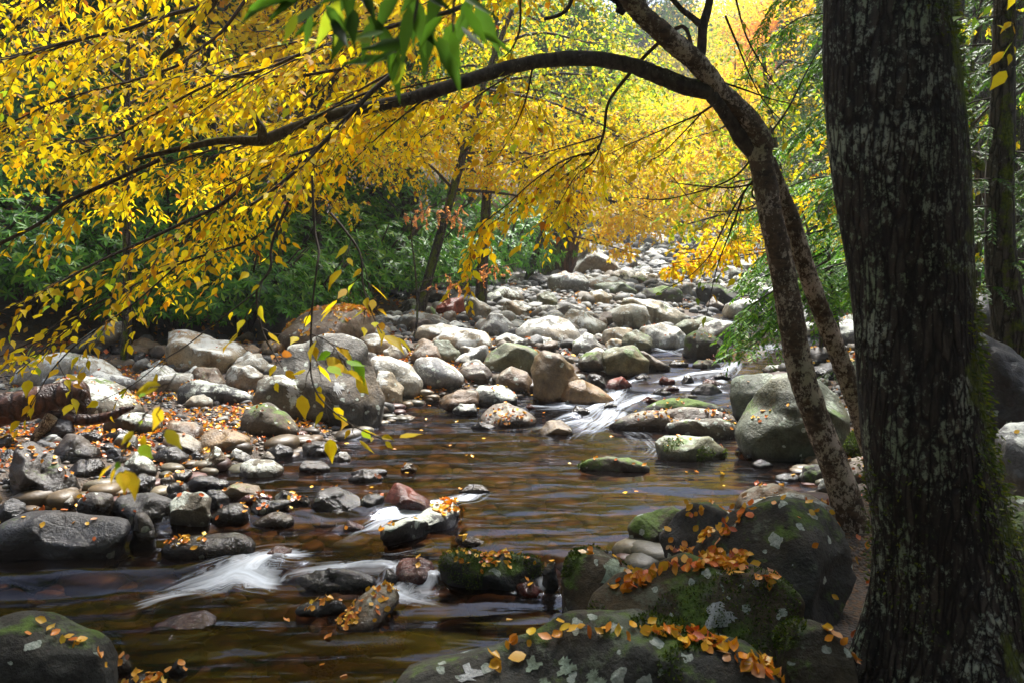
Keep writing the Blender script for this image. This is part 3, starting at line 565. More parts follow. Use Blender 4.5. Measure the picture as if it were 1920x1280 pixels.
R('1069,502 1081,473 1109,485 1111,503', 514, 'grey', 'upright boulder against the huge triangular one')
R('872,590 872,564 887,556 912,570 922,579 917,593', 601, 'pale', 'upright oval pale boulder under the hanging yellow spray', cuts=1)
R('941,579 947,565 966,561 984,570 1003,576 993,587', 597, 'grey', 'two-humped brown-grey boulder right of the upright oval one', cuts=3)
R('1002,572 1009,551 1028,545 1047,558 1048,570', 578, 'green', 'pointed green-grey boulder with a pale corner', cuts=4)
R('814,578 831,564 866,556 873,583', 594, 'red', 'dark red-brown slanting block left of the upright oval boulder', leaves=12, cuts=3)
R('741,609 747,592 775,584 819,592 846,606', 620, 'grey', 'flat-topped grey boulder thick with leaves behind the pale pile', leaves=45, cuts=2)
R('766,632 787,611 825,606 883,618', 642, 'pale', 'long pale boulder with a dark brow in the middle of the pile', cuts=4)
R('809,638 831,623 875,615 912,623 926,639', 657, 'pale', 'wide sage-grey lichened boulder topping the middle pile', cuts=2)
R('770,666 775,642 791,635 816,645 850,677', 684, 'brown', 'tilted dark-faced boulder with a pale rim in the middle pile', cuts=3)
R('812,638 841,639 866,661 863,674', 680, 'green', 'diagonal mossy boulder right of the tilted one', cuts=1)
R('773,684 781,670 819,671 856,692 872,709', 726, 'pale', 'smooth tan oval boulder at the front of the middle pile', cuts=0, rough=.02, leaves=3)
R('690,690 695,668 727,668 767,683 790,713 791,733', 744, 'pale', 'big white rounded boulder right behind the giant dark one', cuts=0, rough=.03)
R('702,712 706,694 733,700 757,727 754,748', 760, 'pale', 'white boulder squeezed against the right side of the giant dark one', cuts=2)
R('857,692 877,682 910,685 928,703', 720, 'brown', 'flat overhanging boulder in the front of the pile, dark beneath', cuts=2)
R('867,672 880,653 913,647 922,672', 682, 'pale', 'cream boulder behind the big mossy-topped one', cuts=1)
R('903,687 907,677 913,660 947,643 987,650 1011,663 1003,688', 704, 'green', 'big brown-green boulder with a mossy dark top in the pile', cuts=2)
R('927,720 937,700 960,688 987,697 1004,717', 740, 'brown', 'round brown boulder at the front of the pile by the water', cuts=2)
R('997,697 1000,670 1020,660 1050,665 1073,687 1091,712 1087,740', 752, 'orange', 'large tan leaning boulder at the outer corner of the pile', cuts=2, lvl=5)
R('1045,745 1067,717 1093,713 1127,730 1154,750', 760, 'orange', 'low wet ochre boulder running into the rapid', cuts=3, lean=.6)
R('822,760 827,742 860,732 897,733 901,752', 767, 'brown', 'dark brown overhung rock at the pool head, left one of two', cuts=2)
R('880,748 893,722 943,722 971,743', 759, 'lich', 'mossy-topped long rock at the pool head, right one of two', cuts=2, leaves=8)
R('965,622 981,604 1031,592 1069,600 1093,628', 645, 'pale', 'widest bleached slab in the centre of the boulder field', cuts=3, lean=.7)
R('1050,597 1069,578 1094,581 1138,608', 628, 'pale', 'bleached sloping boulder right behind the widest slab', cuts=2)
R('987,591 1012,575 1062,569 1102,577', 596, 'pale', 'long bleached ridge boulder behind the widest slab', cuts=2, t=.4)
R('892,614 919,587 941,588 971,618', 630, 'pale', 'peaked bleached boulder left behind the widest slab', cuts=3)
R('925,634 950,624 993,641', 650, 'pale', 'small bleached boulder at the lower left of the widest slab', cuts=1)
R('669,633 700,626 736,637 760,650', 667, 'pale', 'pair-shaped white boulder above the big white rounded one')
R('717,657 735,646 760,652 765,665', 676, 'pale', 'small pale boulder between white and tilted ones')
R('433,680 457,661 484,662 506,688', 702, 'pale', 'small rounded pale boulder behind the purple-grey one')
R('445,655 469,646 489,655', 667, 'orange', 'small pink stone behind the rounded pale one', **S)
R('522,650 537,612 573,582 617,576 677,579 698,597 700,625', 662, 'brown', 'great flat-backed boulder carpeted with golden leaves', cuts=1, leaves=700, lean=1.0, t=1.1, lvl=5, lc='FALY', ls=.06)
R('492,612 520,588 546,586 565,610', 640, 'dark', 'dark boulder in the hollow below the rhododendrons')
R('700,690 712,682 722,694', 702, 'brown', 'small tan stone on the pile edge beside the big white boulder', **S)
R('1093,716 1105,700 1128,704 1138,718', 724, 'dark', 'dark stone at the foot of the round dark boulder', **S)
R('1128,730 1140,715 1168,705 1187,722', 728, 'red', 'dark red-brown stone in the foam of the rapid', **S)
R('1235,716 1243,705 1266,712', 722, 'red', 'small red-black stone left in the upper foam', **S)
R('1277,716 1283,704 1294,701 1301,714', 719, 'dark', 'small pointed black stone in the upper foam', **S)
R('1240,730 1255,722 1275,727', 732, 'red', 'flat maroon stone in the foam', **S)
R('1295,734 1313,720 1340,720 1356,734', 741, 'dark', 'dark mossy stone in the foam below the upper pool', **S)
R('1316,718 1325,710 1343,713 1360,720', 724, 'red', 'low red stone behind the dark mossy one in the foam', **S)
R('1430,694 1440,685 1465,684 1475,694', 700, 'grey', 'smooth grey stone left of the arching trunk at the upper pool', **S)
R('1510,656 1515,650 1545,650 1560,664', 690, 'dark', 'flat dark leafy boulder between the two stems of the arching tree', leaves=10)
R('1450,622 1462,615 1480,624', 629, 'dark', 'low stone in the upper pool beside the arching trunk', **S)
R('1500,612 1520,604 1545,615', 630, 'pale', 'pale stone seen between the two stems')
R('1560,625 1570,607 1600,600 1640,620', 645, 'grey', 'grey boulder left of the big trunk across the upper pool')
R('1515,575 1525,540 1560,530 1600,550 1605,590', 608, 'green', 'dark green boulder behind the two stems')
R('1420,560 1432,540 1470,540 1490,560', 575, 'grey', 'grey boulder behind the hemlock at the upper pool')
for q_, b_, m_, l_ in (('1222,738 1236,728 1262,736', 741, 'dark', 'small black stone splitting the white rapid'), ('1338,706 1352,697 1372,704', 709, 'dark', 'low dark stone at the lip of the upper pool'), ('1198,752 1215,742 1238,751', 755, 'red', 'drowned red stone low in the white rapid'), ('1270,744 1290,737 1312,744', 747, 'brown', 'flat brown stone in the lower foam'), ('1375,722 1390,712 1402,726', 732, 'dark', 'dark wet stone at the foot of the rounded green boulder'), ('1128,762 1140,753 1158,760', 765, 'dark', 'small dark stone at the tail of the rapid'), ('1190,708 1205,700 1222,708', 711, 'brown', 'wet brown stone at the left of the upper foam')):
    R(q_, b_, m_, l_, **S)
# ---- custom: the long leafy rock lying diagonally in the riffle
def RG(a, b, w, h, mat, label, leaves=0, name='boulder', lvl=4, **k):
    A = P(*a, hit(*a)); B = P(*b, hit(*b)); c = (A + B) / 2; d = B - A; L = np.linalg.norm(d[:2]) / 2; an = math.atan2(d[1], d[0])
    p, f = inflate(np.zeros(3), lambda th: L * (1 + .12 * np.sin(3 * th + 1)) * (np.cos(th) ** 2 + (h / L) ** 2 * 0 + .35 * np.abs(np.sin(th))), w, len(ROCKS) * 7 + 3, lvl, .1, 3, 0., .3)
    p[:, 2] = np.clip(p[:, 2], -L, L) * h / (.4 * L)
    ca, sa = math.cos(an), math.sin(an); p[:, :2] = p[:, :2] @ np.array([[ca, sa], [-sa, ca]])
    p += c; p[:, 2] += h * .1
    o = rock(name, p, f, mat, label, 'boulder', None, float(level(c[0], c[1]))); ROCKS.append((o, p, f, leaves, 'FALY', .05)); return o
RG((715, 1035), (862, 950), .1, .07, 'lich', 'long narrow leafy rock lying diagonally across the riffle', 45)
# ---- unnamed stones filling the jumble
def star(seed, lobes=.24):
    r = np.random.RandomState(seed); a = r.uniform(-lobes, lobes, 5); ph = r.uniform(0, 6.28, 5)
    return lambda th: 1 + sum(a[k] / (k + 1) * np.sin((k + 1) * th + ph[k]) for k in range(5))
placed = [(np.mean(p[:, 0]), np.mean(p[:, 1]), np.ptp(p[:, 0]) / 2) for _, p, *_ in ROCKS]
FILL = [0] * 4
def filler(px, py, wpx, asp, mat, label, group, lvl=3):
    D = hit(px, py); w = wpx * D / F / 2; q = P(px, py, D)
    if D < 17:
        for a, b, r_ in placed:
            if abs(a - q[0]) < (r_ + w) * .7 and abs(b - q[1]) < (r_ + w) * .55: return False
    else:
        for a, b, r_ in placed:
            if math.hypot(a - q[0], (b - q[1]) * .6) < (r_ + w) * .62: return False
    placed.append((q[0], q[1], w)); sd = R0.randrange(9999); st_ = star(sd); h = w * asp
    p, f = inflate(np.zeros(3), lambda th: st_(th) * np.hypot(w * np.cos(th), h * np.sin(th)), w * R0.uniform(.6, 1.), sd, lvl, .11, R0.choice([2, 3, 4, 5]), R0.uniform(0, .4), w * 1.2)
    an = R0.uniform(-.5, .5); p = p @ np.array([[math.cos(an), 0, -math.sin(an)], [0, 1, 0], [math.sin(an), 0, math.cos(an)]])
    p += np.array([q[0], q[1] + w * .4, float(surf(q[0], q[1])) + h * .35])
    o = rock('boulder' if wpx > 26 else 'stone', p, f, mat, label, 'boulder', group, float(surf(q[0], q[1])))
    ROCKS.append((o, p, f, 3 if R0.random() < .3 else 0, 'FAL', .05)); return True
def fill(n, box, wr, asp, mats, label, group, tries=12):
    c = 0
    for _ in range(n * tries):
        if c >= n: break
        px = R0.uniform(box[0], box[2]); py = R0.uniform(box[1], box[3]); k = (py - 400) / 300
        c += filler(px, py, R0.uniform(*wr) * max(.5, min(1.3, .5 + k)), R0.uniform(*asp), R0.choice(mats), label, group)
def xfill(n, rows, wr, mats, label, group):
    c = 0
    for _ in range(n * 14):
        if c >= n: break
        py = R0.uniform(rows[0][0], rows[-1][0]); a = np.interp(py, [r[0] for r in rows], [r[1] for r in rows]); b = np.interp(py, [r[0] for r in rows], [r[2] for r in rows])
        c += filler(R0.uniform(a, b), py, R0.uniform(*wr) * np.interp(py, [400, 480, 560], [.7, .9, 1.2]), R0.uniform(.5, .85), R0.choice(mats), label, group)
xfill(95, [(402, 1170, 1300), (430, 1130, 1330), (470, 1110, 1400), (520, 1080, 1430), (560, 1040, 1480)], (22, 48), ['grey', 'grey', 'pale', 'green', 'lich'], 'grey boulder among the many in the far upstream jumble', 'boulders of the far upstream jumble')
xfill(45, [(480, 930, 1030), (520, 860, 1040), (560, 740, 1000), (600, 700, 900)], (24, 55), ['grey', 'dark', 'lich', 'moss', 'dark'], 'shaded boulder in the dark far left bank under the forest edge', 'shaded boulders of the far left bank')
fill(26, (640, 600, 1150, 700), (30, 55), (.5, .8), ['pale', 'pale', 'grey', 'brown'], 'weathered stone wedged among the named boulders of the middle pile', 'wedged stones of the middle pile')
fill(22, (200, 660, 520, 720), (22, 42), (.5, .8), ['orange', 'brown', 'grey', 'dark'], 'small stone in the hollow behind the left gravel bank', 'small stones behind the left gravel bank')
fill(24, (0, 820, 330, 960), (22, 48), (.5, .8), ['dark', 'dark', 'grey', 'brown'], 'wet dark stone packed between the larger ones of the lower left bank', 'packed wet stones of the lower left bank')
fill(12, (1400, 600, 1900, 900), (25, 60), (.5, .8), ['dark', 'grey', 'moss'], 'dark stone on the shaded right bank behind the trunks', 'dark stones of the right bank')
# ---- small stones between the boulders: nobody could count them
V = []; Fq = []; C = []; n0 = 0; v3, f3 = sphere(2)
for _ in range(9000):
    y = 7.5 + 52 * NR.rand() ** 2.1; xl_, xr_ = np.interp(y, *HL), np.interp(y, *HR); x = NR.uniform(max(xl_, -5.5) - .3, xr_ + .3)
    L = float(level(x, y)); g = float(ground(x, y))
    if g < L - .12 or (x < -.2 and y < 11 and NR.rand() < .85): continue
    w = NR.uniform(.025, .075) * (y / 8) ** .75 * (2 if NR.rand() < .12 else 1); h = w * NR.uniform(.45, .75); k = star(NR.randint(9999))(np.arctan2(v3[:, 1], v3[:, 0])); an = NR.uniform(0, 3.1)
    v_ = v3.copy()
    for _c in range(4): nc = nrm(NR.normal(size=3)); kc = v_ @ nc - NR.uniform(.45, .8); v_ = v_ - np.clip(kc, 0, None)[:, None] * nc * .95
    q = np.stack([v_[:, 0] * w * k, v_[:, 1] * w * .75 * k, v_[:, 2] * h * 1.1], -1); q[:, :2] = q[:, :2] @ np.array([[math.cos(an), math.sin(an)], [-math.sin(an), math.cos(an)]])
    V.append(q + np.array([x, y, g + h * .35])); Fq.append(f3 + n0); n0 += len(v3); C.append(np.tile(np.array([(.30, .30, .29), (.2, .2, .195), (.12, .12, .115), (.20, .165, .12), (.38, .38, .35)][NR.randint(5)]) * NR.uniform(.6, 1.1), (len(v3), 1)))
m = N('small_stone'); a = m.n('Attribute', attribute_name='col').outputs[0]; tc = m.n('TexCoord').outputs['Object']; nn = m.noise(tc, 22, 7, .7)
M['sstone'] = m.done(m.n('BsdfPrincipled', {'Base Color': m.mix(m.ramp(nn, .35, .65), m.mix(1., a, (.4, .4, .38), 'MULTIPLY'), a), 'Roughness': .65, 'Normal': m.bump(nn, .6, .02)}))
tag(mk('small_stones', np.vstack(V), np.vstack(Fq), M['sstone'], cols=np.vstack(C)), 'small grey stones filling the gaps between the boulders upstream', 'stones', kind='stuff')
# ---- submerged cobbles: nobody could count them
V = []; Fq = []; C = []; n0 = 0; v3, f3 = sphere(2)
cc = [(.12, .075, .035), (.08, .055, .03), (.15, .10, .045), (.10, .04, .03), (.10, .09, .055), (.22, .18, .11)]
for _ in range(5200):
    y = 3.0 + 7. * NR.rand() ** 1.2; x = NR.uniform(-5, 4)
    L = float(level(x, y)); g = float(ground(x, y))
    if g > L + .06: continue
    w = NR.uniform(.03, .11) if NR.rand() < .85 else NR.uniform(.1, .2); h = w * NR.uniform(.25, .45); st_ = star(NR.randint(9999))
    if g + h > L - .03 and g < L - .05 : h = w * .2
    th = np.arctan2(v3[:, 1], v3[:, 0]); an = NR.uniform(0, 3.1); k = st_(th)
    q = np.stack([v3[:, 0] * w * k, v3[:, 1] * w * .7 * k, np.sign(v3[:, 2]) * np.abs(v3[:, 2]) ** .7 * h], -1)
    q[:, :2] = q[:, :2] @ np.array([[math.cos(an), math.sin(an)], [-math.sin(an), math.cos(an)]])
    V.append(q + np.array([x, y, g + h * .2])); Fq.append(f3 + n0); n0 += len(v3); C.append(np.tile(np.array(cc[NR.randint(6)]) * NR.uniform(.6, 1.25), (len(v3), 1)))
m = N('cobble'); a = m.n('Attribute', attribute_name='col').outputs[0]; tc = m.n('TexCoord').outputs['Object']; nn = m.noise(tc, 30, 5)
M['cobble'] = m.done(m.n('BsdfPrincipled', {'Base Color': m.mix(m.ramp(nn, .3, .7), m.mix(1., a, (.5, .5, .5), 'MULTIPLY'), a), 'Roughness': .5, 'Normal': m.bump(nn, .4, .01)}))
tag(mk('streambed_cobbles', np.vstack(V), np.vstack(Fq), M['cobble'], cols=np.vstack(C)), 'brown cobbles lying on the stream bed under the clear water', 'cobbles', kind='stuff')
# ---- gravel on the left bank
V = []; Fq = []; C = []; n0 = 0; v3, f3 = sphere(1)
for _ in range(9000):
    px = NR.uniform(-20, 760); py = NR.uniform(665, 985); D = hit(px, py) if _ < 0 else None
    y = NR.uniform(4.6, 10.5); x = NR.uniform(-5.8, 0)
    g = float(ground(x, y))
    if g < float(level(x, y)) - .03: continue
    w = NR.uniform(.007, .028) * (2 if NR.rand() < .06 else 1); q = v3 * np.array([w, w * NR.uniform(.6, 1), w * .55]) * NR.uniform(.85, 1.15, (len(v3), 1))
    V.append(q + np.array([x, y, g + w * .2])); Fq.append(f3 + n0); n0 += len(v3); C.append(np.tile(np.array([(.10, .10, .11), (.06, .06, .065), (.16, .13, .1), (.2, .19, .17)][NR.randint(4)]), (len(v3), 1)))
tag(mk('gravel', np.vstack(V), np.vstack(Fq), M['cobble'], cols=np.vstack(C)), 'dark wet gravel covering the left bank between the boulders', 'gravel', kind='stuff')
# ================================================================ fallen leaves
def on_rock(p, f, n, near=None, spread=25, zmin=.45):
    a, b, c_ = p[f[:, 0]], p[f[:, 1]], p[f[:, 2]]; nn = np.cross(b - a, c_ - a); ar = np.linalg.norm(nn, axis=1); nn = nn / (ar[:, None] + 1e-12)
    s = np.sign(((a + b + c_) / 3 - p.mean(0)) @ np.array([0, 0, 1.]));
    w = ar * np.clip((nn[:, 2] - zmin) / (1 - zmin), 0, 1) ** 1.2
    ctr = (a + b + c_) / 3
    if near is not None:
        X_, Y_ = proj(ctr); k = np.full(len(f), 1e9)
        for i in range(len(near) - 1):
            A = np.array(near[i]); d = np.array(near[i + 1]) - A; t = np.clip(((X_ - A[0]) * d[0] + (Y_ - A[1]) * d[1]) / (d @ d), 0, 1)
            k = np.minimum(k, np.hypot(X_ - A[0] - t * d[0], Y_ - A[1] - t * d[1]))
        w = ar * np.exp(-(k / spread) ** 2) * np.clip((nn[:, 2] + .1) / .5, 0, 1) * (nn[:, 1] < .3)
    else:
        cl = np.exp(1.6 * SN(len(p) + n, 7., 2)(ctr)); w = w * cl
    if w.sum() <= 0: return None
    i = NR.choice(len(f), n, p=w / w.sum()); r1, r2 = NR.rand(n, 1), NR.rand(n, 1); r1 = np.sqrt(r1)
    return (1 - r1) * a[i] + r1 * (1 - r2) * b[i] + r1 * r2 * c_[i], nn[i]
LF = Leaves()
def put(B, pos, nn, colors, size, tilt=.35, lift=.006):
    n = len(pos); z = nrm(nn + NR.normal(0, tilt, (n, 3))); x = nrm(np.cross(z, nrm(NR.normal(size=(n, 3)))))
    s = NR.uniform(.65, 1.15, n) * size
    B.add(pos + nn * lift - x * s[:, None] * .5, x, z, s, colors)
for o, p, f, n, lc, ls in ROCKS:
    if n <= 0 or o.data.materials[0] == M['front']: continue
    r = on_rock(p, f, n)
    if r: put(LF, r[0], r[1], pal(*(FAL if lc == 'FAL' else FALY), n), ls)
xs = NR.uniform(-5.8, -.2, 12000); ys = NR.uniform(5.2, 11, 12000); g = ground(xs, ys); ok = (g > level(xs, ys) + .015) & (SN(55, 2.2, 3)(np.stack([xs, ys, xs * 0], -1)) + .9 * np.exp(-((xs + 2.6) ** 2 / 1.2 + (ys - 7.4) ** 2 / 1.5)) > .15)
xs, ys, g = xs[ok], ys[ok], g[ok]; put(LF, np.stack([xs, ys, g + .012], -1), np.tile([0, 0, 1.], (len(xs), 1)), pal(*FAL, len(xs)), .05, .5)
xs = NR.uniform(-5, 3.5, 260); ys = 3.2 + 6 * NR.rand(260); k = ground(xs, ys) < level(xs, ys) - .05; k &= NR.rand(260) < .5; xs, ys = xs[k], ys[k]
put(LF, np.stack([xs, ys, level(xs, ys) + .004], -1), np.tile([0, 0, 1.], (len(xs), 1)), pal(*FALY, len(xs)), .045, .06)
xs = NR.uniform(.3, 6, 2600); ys = NR.uniform(2.2, 12, 2600); g = ground(xs, ys); k = (g > level(xs, ys) + .03); xs, ys, g = xs[k], ys[k], g[k]
put(LF, np.stack([xs, ys, g + .012], -1), np.tile([0, 0, 1.], (len(xs), 1)), pal(*FAL, len(xs)), .055, .5)
xs = NR.uniform(-12, 14, 16000); ys = NR.uniform(10, 34, 16000); g = ground(xs, ys); k = (g > level(xs, ys) + .05); xs, ys, g = xs[k], ys[k], g[k]
put(LF, np.stack([xs, ys, g + .02], -1), np.tile([0, 0, 1.], (len(xs), 1)), pal(*FAL, len(xs)), .085, .5)
tag(LF.build('fallen_leaves', 'curl', M['fleaf']), 'orange and yellow leaves fallen over the banks, stones and water', 'leaves', kind='stuff')
# countable leaves on the front boulders
cnt = 0
FAL = ([(.88, .34, .015), (.82, .20, .015), (.90, .50, .02), (.62, .12, .02), (.72, .4, .18)], [7, 4, 6, 1.5, 1])
def front(idx_label, n, near, spread, colorset, label, size=.055):
    global cnt; size *= .78
    o, p, f, *_ = next(r for r in ROCKS if r[0]['label'].startswith(idx_label))
    r = on_rock(p, f, n, near, spread)
    if r is None: return
    C = pal(*colorset, n); 
    for i in range(n):
        B = Leaves(); z = nrm(r[1][i] + NR.normal(0, .45, 3)); x = nrm(np.cross(z, NR.normal(size=3))); s = size * NR.uniform(.7, 1.2)
        pos = r[0][i] + r[1][i] * (.005 + .014 * NR.rand()); B.add(pos - x * s * .5, x, z, s, C[i])
        q = B.build('fallen_leaf', 'curl', M['fleaf'], loc=pos); tag(q, label, 'leaf', 'fallen leaves on the front boulders'); cnt += 1
front('great dark', 70, [(1230, 1085), (1275, 1065), (1330, 1048), (1395, 1052)], 13, FAL, 'orange leaf in the heap between the two great mossy boulders', .06)
front('great dark', 36, [(1290, 1040), (1320, 1015), (1370, 990), (1400, 965)], 14, FAL, 'orange leaf lying up the left slope of the great dark boulder', .055)
front('great dark', 16, [(1430, 950), (1520, 970), (1570, 1040), (1600, 1090)], 30, FALY, 'stray yellow leaf on the upper right of the great dark boulder', .05)
front('big green', 95, [(1160, 1105), (1200, 1085), (1260, 1068), (1330, 1058), (1395, 1065)], 11, FAL, 'orange leaf on the crest of the boulder with the white lichen patch', .06)
front('big green', 8, [(1430, 1085), (1450, 1090)], 8, FAL, 'orange leaf at the top right of the boulder with the white lichen patch', .06)
front('huge lichen', 44, [(930, 1235), (1000, 1200), (1080, 1180), (1180, 1178), (1290, 1195)], 11, FALY, 'yellow leaf along the crest of the huge bottom boulder', .055)
front('huge lichen', 60, [(1300, 1200), (1340, 1215), (1390, 1235), (1460, 1265)], 13, FAL, 'orange leaf in the cluster on the right shoulder of the huge bottom boulder', .06)
front('huge lichen', 1, [(965, 1238), (967, 1242)], 5, FALY, 'single yellow leaf stuck on the left face of the huge bottom boulder', .07)
front('round mossy boulder at', 7, [(1540, 1185), (1590, 1205), (1610, 1240)], 10, FAL, 'small leaf on the round mossy boulder by the trunk', .05)
front('ridged', 16, [(1300, 960), (1360, 955), (1380, 975)], 16, FAL, 'leaf on the ridged lichened boulder', .05)
front('mossy round', 10, [(1105, 1040), (1120, 1050), (1150, 1075), (1180, 1085)], 9, FAL, 'leaf on the mossy round boulder with the lichen cap', .055)
front('big black boulder in', 12, [(40, 1178), (100, 1190), (150, 1208), (190, 1235)], 8, FALY, 'leaf on the rim of the lower left corner boulder', .05)
# raised moss cushions on the front boulders
def mossy(start, n, px=None, zmin=-.3, thr=.15, sd=3, sz=.013):
    o, p, f, *_ = next(r for r in ROCKS if r[0]['label'].startswith(start))
    a, b, c_ = p[f[:, 0]], p[f[:, 1]], p[f[:, 2]]; nn = np.cross(b - a, c_ - a); ar = np.linalg.norm(nn, axis=1); nn = nn / (ar[:, None] + 1e-12); i = NR.choice(len(f), n, p=ar / ar.sum())
    q = a[i] + (b[i] - a[i]) * NR.rand(n, 1) * .5 + (c_[i] - a[i]) * NR.rand(n, 1) * .5; m_ = SN(sd, 6, 4)(q)
    if px: X_, Y_ = proj(q); m_ = m_ + 1.6 * np.exp(-((X_ - px[0]) / px[2]) ** 2 - ((Y_ - px[1]) / px[3]) ** 2) - .3
    thr = min(thr, float(np.quantile(m_, .94))); k = (m_ > thr) & (nn[i, 2] > zmin) & (nn[i, 1] < .4); q = q[k]; nq = nn[i][k]; B = Leaves(); n = len(q)
    B.add(q + nq * NR.uniform(0, .006, (n, 1)) * np.clip(m_[k] - thr, 0, 1)[:, None] * 3, nq + NR.normal(0, .6, (n, 3)), nrm(NR.normal(size=(n, 3))), NR.uniform(.6, 1.3, n) * sz, pal([(.055, .10, .008), (.10, .165, .01), (.025, .05, .005), (.18, .23, .012)], [4, 3, 3, .8], n))
    if n < 30: return
    w_ = B.build('moss', 'kite', M['hleaf'], o, loc=o['_w'], wid=.7)
mossy('big green', 22000, (1120, 1165, 45, 60), thr=.9)
mossy('mossy round', 16000, (1070, 1080, 40, 50), thr=.35)
#mossy('great dark', 40000, (1530, 1060, 60, 60), thr=.8, sd=8)
mossy('huge lichen', 50000, None, thr=.5, sd=5)
mossy('round mossy boulder at', 12000, None, thr=-.2, sd=6)
mossy('long black block', 9000, (850, 1060, 50, 30), thr=.5, sz=.012)
mossy('low mossy stone alone', 6000, None, thr=.4, sz=.014)
mossy('green-capped low', 6000, (1340, 850, 40, 20), thr=.6, sz=.016)
mossy('bright mossy stone', 8000, None, thr=.0, sz=.016)
# white lichen patch as a thin crust on the boulder
def crust(start, px, py, rad, n, label=None, mat='crust', name='lichen_patch'):
    o, p, f, *_ = next(r for r in ROCKS if r[0]['label'].startswith(start))
    ctr = p[f].mean(1); X_, Y_ = proj(ctr); nn = nrm(np.cross(p[f[:, 1]] - p[f[:, 0]], p[f[:, 2]] - p[f[:, 0]]))
    an = np.arctan2(Y_ - py, X_ - px); rr = rad * (1 + .22 * np.sin(3 * an + 1) + .16 * np.sin(5 * an + 2) + .05 * np.sin(9 * an))
    k = (np.hypot(X_ - px, Y_ - py) < rr) & (nn[:, 1] < .2)
    ff = f[k]
    if not len(ff): return
    ids, inv = np.unique(ff, return_inverse=True); vn = np.zeros_like(p); 
    for j in range(3): np.add.at(vn, f[:, j], nn)
    vn = nrm(vn); c_ = mk(name, p[ids] + vn[ids] * .003, inv.reshape(-1, 3), M[mat], parent=o)
    c_.location = (0, 0, 0); me = c_.data; L0 = np.array(o['_w'], np.float32); a_ = np.empty(len(me.vertices) * 3, np.float32); me.vertices.foreach_get('co', a_); me.vertices.foreach_set('co', (a_.reshape(-1, 3) - L0).ravel()); me.update()
    if label: c_['label'] = label
m = N('pale_crust'); v, l_, r_ = m.objvec(); nn = m.noise(v, 28, 8, .75); n2 = m.noise(v, 120, 3)
M['crust'] = m.done(m.n('BsdfPrincipled', {'Base Color': m.mix(m.ramp(nn, .3, .7), (.34, .34, .33), (.66, .67, .66)), 'Roughness': .9, 'Normal': m.bump(m.math('ADD', nn, n2), .8, .01)}))
m = N('sage_crust'); v, l_, r_ = m.objvec(); nn = m.noise(v, 28, 8, .75)
M['sage'] = m.done(m.n('BsdfPrincipled', {'Base Color': m.mix(m.ramp(nn, .4, .65), (.15, .18, .12), (.45, .55, .42)), 'Roughness': .9, 'Normal': m.bump(nn, .8, .01)}))
crust('big green', 1347, 1155, 24, 1, 'large white lichen patch')
crust('mossy round', 1152, 1072, 22, 1, 'pale green lichen cap', 'sage')
for a in ((1000, 1245, 13), (1062, 1250, 16), (1115, 1275, 17), (1020, 1280, 10)): crust('huge lichen', *a, 1, None, 'sage')
crust('huge lichen', 880, 1262, 16, 1); crust('giant dark', 632, 728, 9, 1); crust('dark boulder with', 548, 733, 10, 1)
# ================================================================ big mossy trunk at the right
def trunk_px(rows, D0, D1, seg=48, seed=1, amp=.02, sub=4, flare=None):
    """rows: (py, left px, right px) top to bottom -> tapered surface"""
    rows = np.array(rows, float); t = np.arange(len(rows)); tt = np.linspace(0, len(rows) - 1, (len(rows) - 1) * sub + 1)
    py, l, r = [np.interp(tt, t, rows[:, i]) for i in range(3)]
    for a in (l, r): a[1:-1] = (a[:-2] + 2 * a[1:-1] + a[2:]) / 4
    D = np.interp(tt, [0, len(rows) - 1], [D0, D1]); an = np.arange(seg) * 2 * math.pi / seg; V = []
    for i in range(len(tt)):
        a = P(l[i], py[i], D[i]); b = P(r[i], py[i], D[i]); c = (a + b) / 2; rad = np.linalg.norm(b - a) / 2
        V.append(np.stack([c[0] + rad * np.cos(an), c[1] + rad * .95 * np.sin(an), np.full(seg, c[2])], -1))
    V = np.array(V); ctr = V.mean(1, keepdims=True); d = nrm(V - ctr)
    q = V.reshape(-1, 3); nz = SN(seed, 14, 3)(q * np.array([1, 1, .12])) * amp + SN(seed + 1, 4, 2)(q * np.array([1, 1, .5])) * amp * .8
    V = V + d * nz.reshape(V.shape[:2])[..., None]
    if flare is not None: V = flare(V, d, an)
    n = len(V); i = np.arange(n - 1)[:, None] * seg; j = np.arange(seg)[None]; j2 = (j + 1) % seg
    return V.reshape(-1, 3), np.stack([i + j, i + seg + j, i + seg + j2, i + j2], -1).reshape(-1, 4)
def fl(V, d, an):
    z = V[..., 2].mean(1); k = np.clip((.75 - z) / .8, 0, 1) ** 2
    rootw = np.maximum(0, np.cos(4 * an + .6)) ** 2 * .16 + np.maximum(0, np.cos(an - .1)) ** 3 * .12
    return V + d * (k[:, None] * rootw[None])[..., None]
V, Q = trunk_px([(-160, 1545, 1765), (0, 1549, 1772), (100, 1550, 1778), (200, 1556, 1786), (300, 1565, 1796), (400, 1577, 1804), (500, 1592, 1812), (600, 1603, 1820), (700, 1608, 1831), (800, 1615, 1845), (900, 1625, 1868), (1000, 1640, 1895), (1100, 1648, 1930), (1200, 1640, 1960), (1300, 1630, 1990), (1420, 1600, 2030)], 3.05, 2.85, 72, 3, .006, 7, fl)
r_ = root('big_tree', (1.35, 2.95, 0)); tag(r_, 'massive dark tree trunk with moss and lichen filling the right foreground', 'tree')
mk('trunk', V, Q, M['bigbark'], r_)
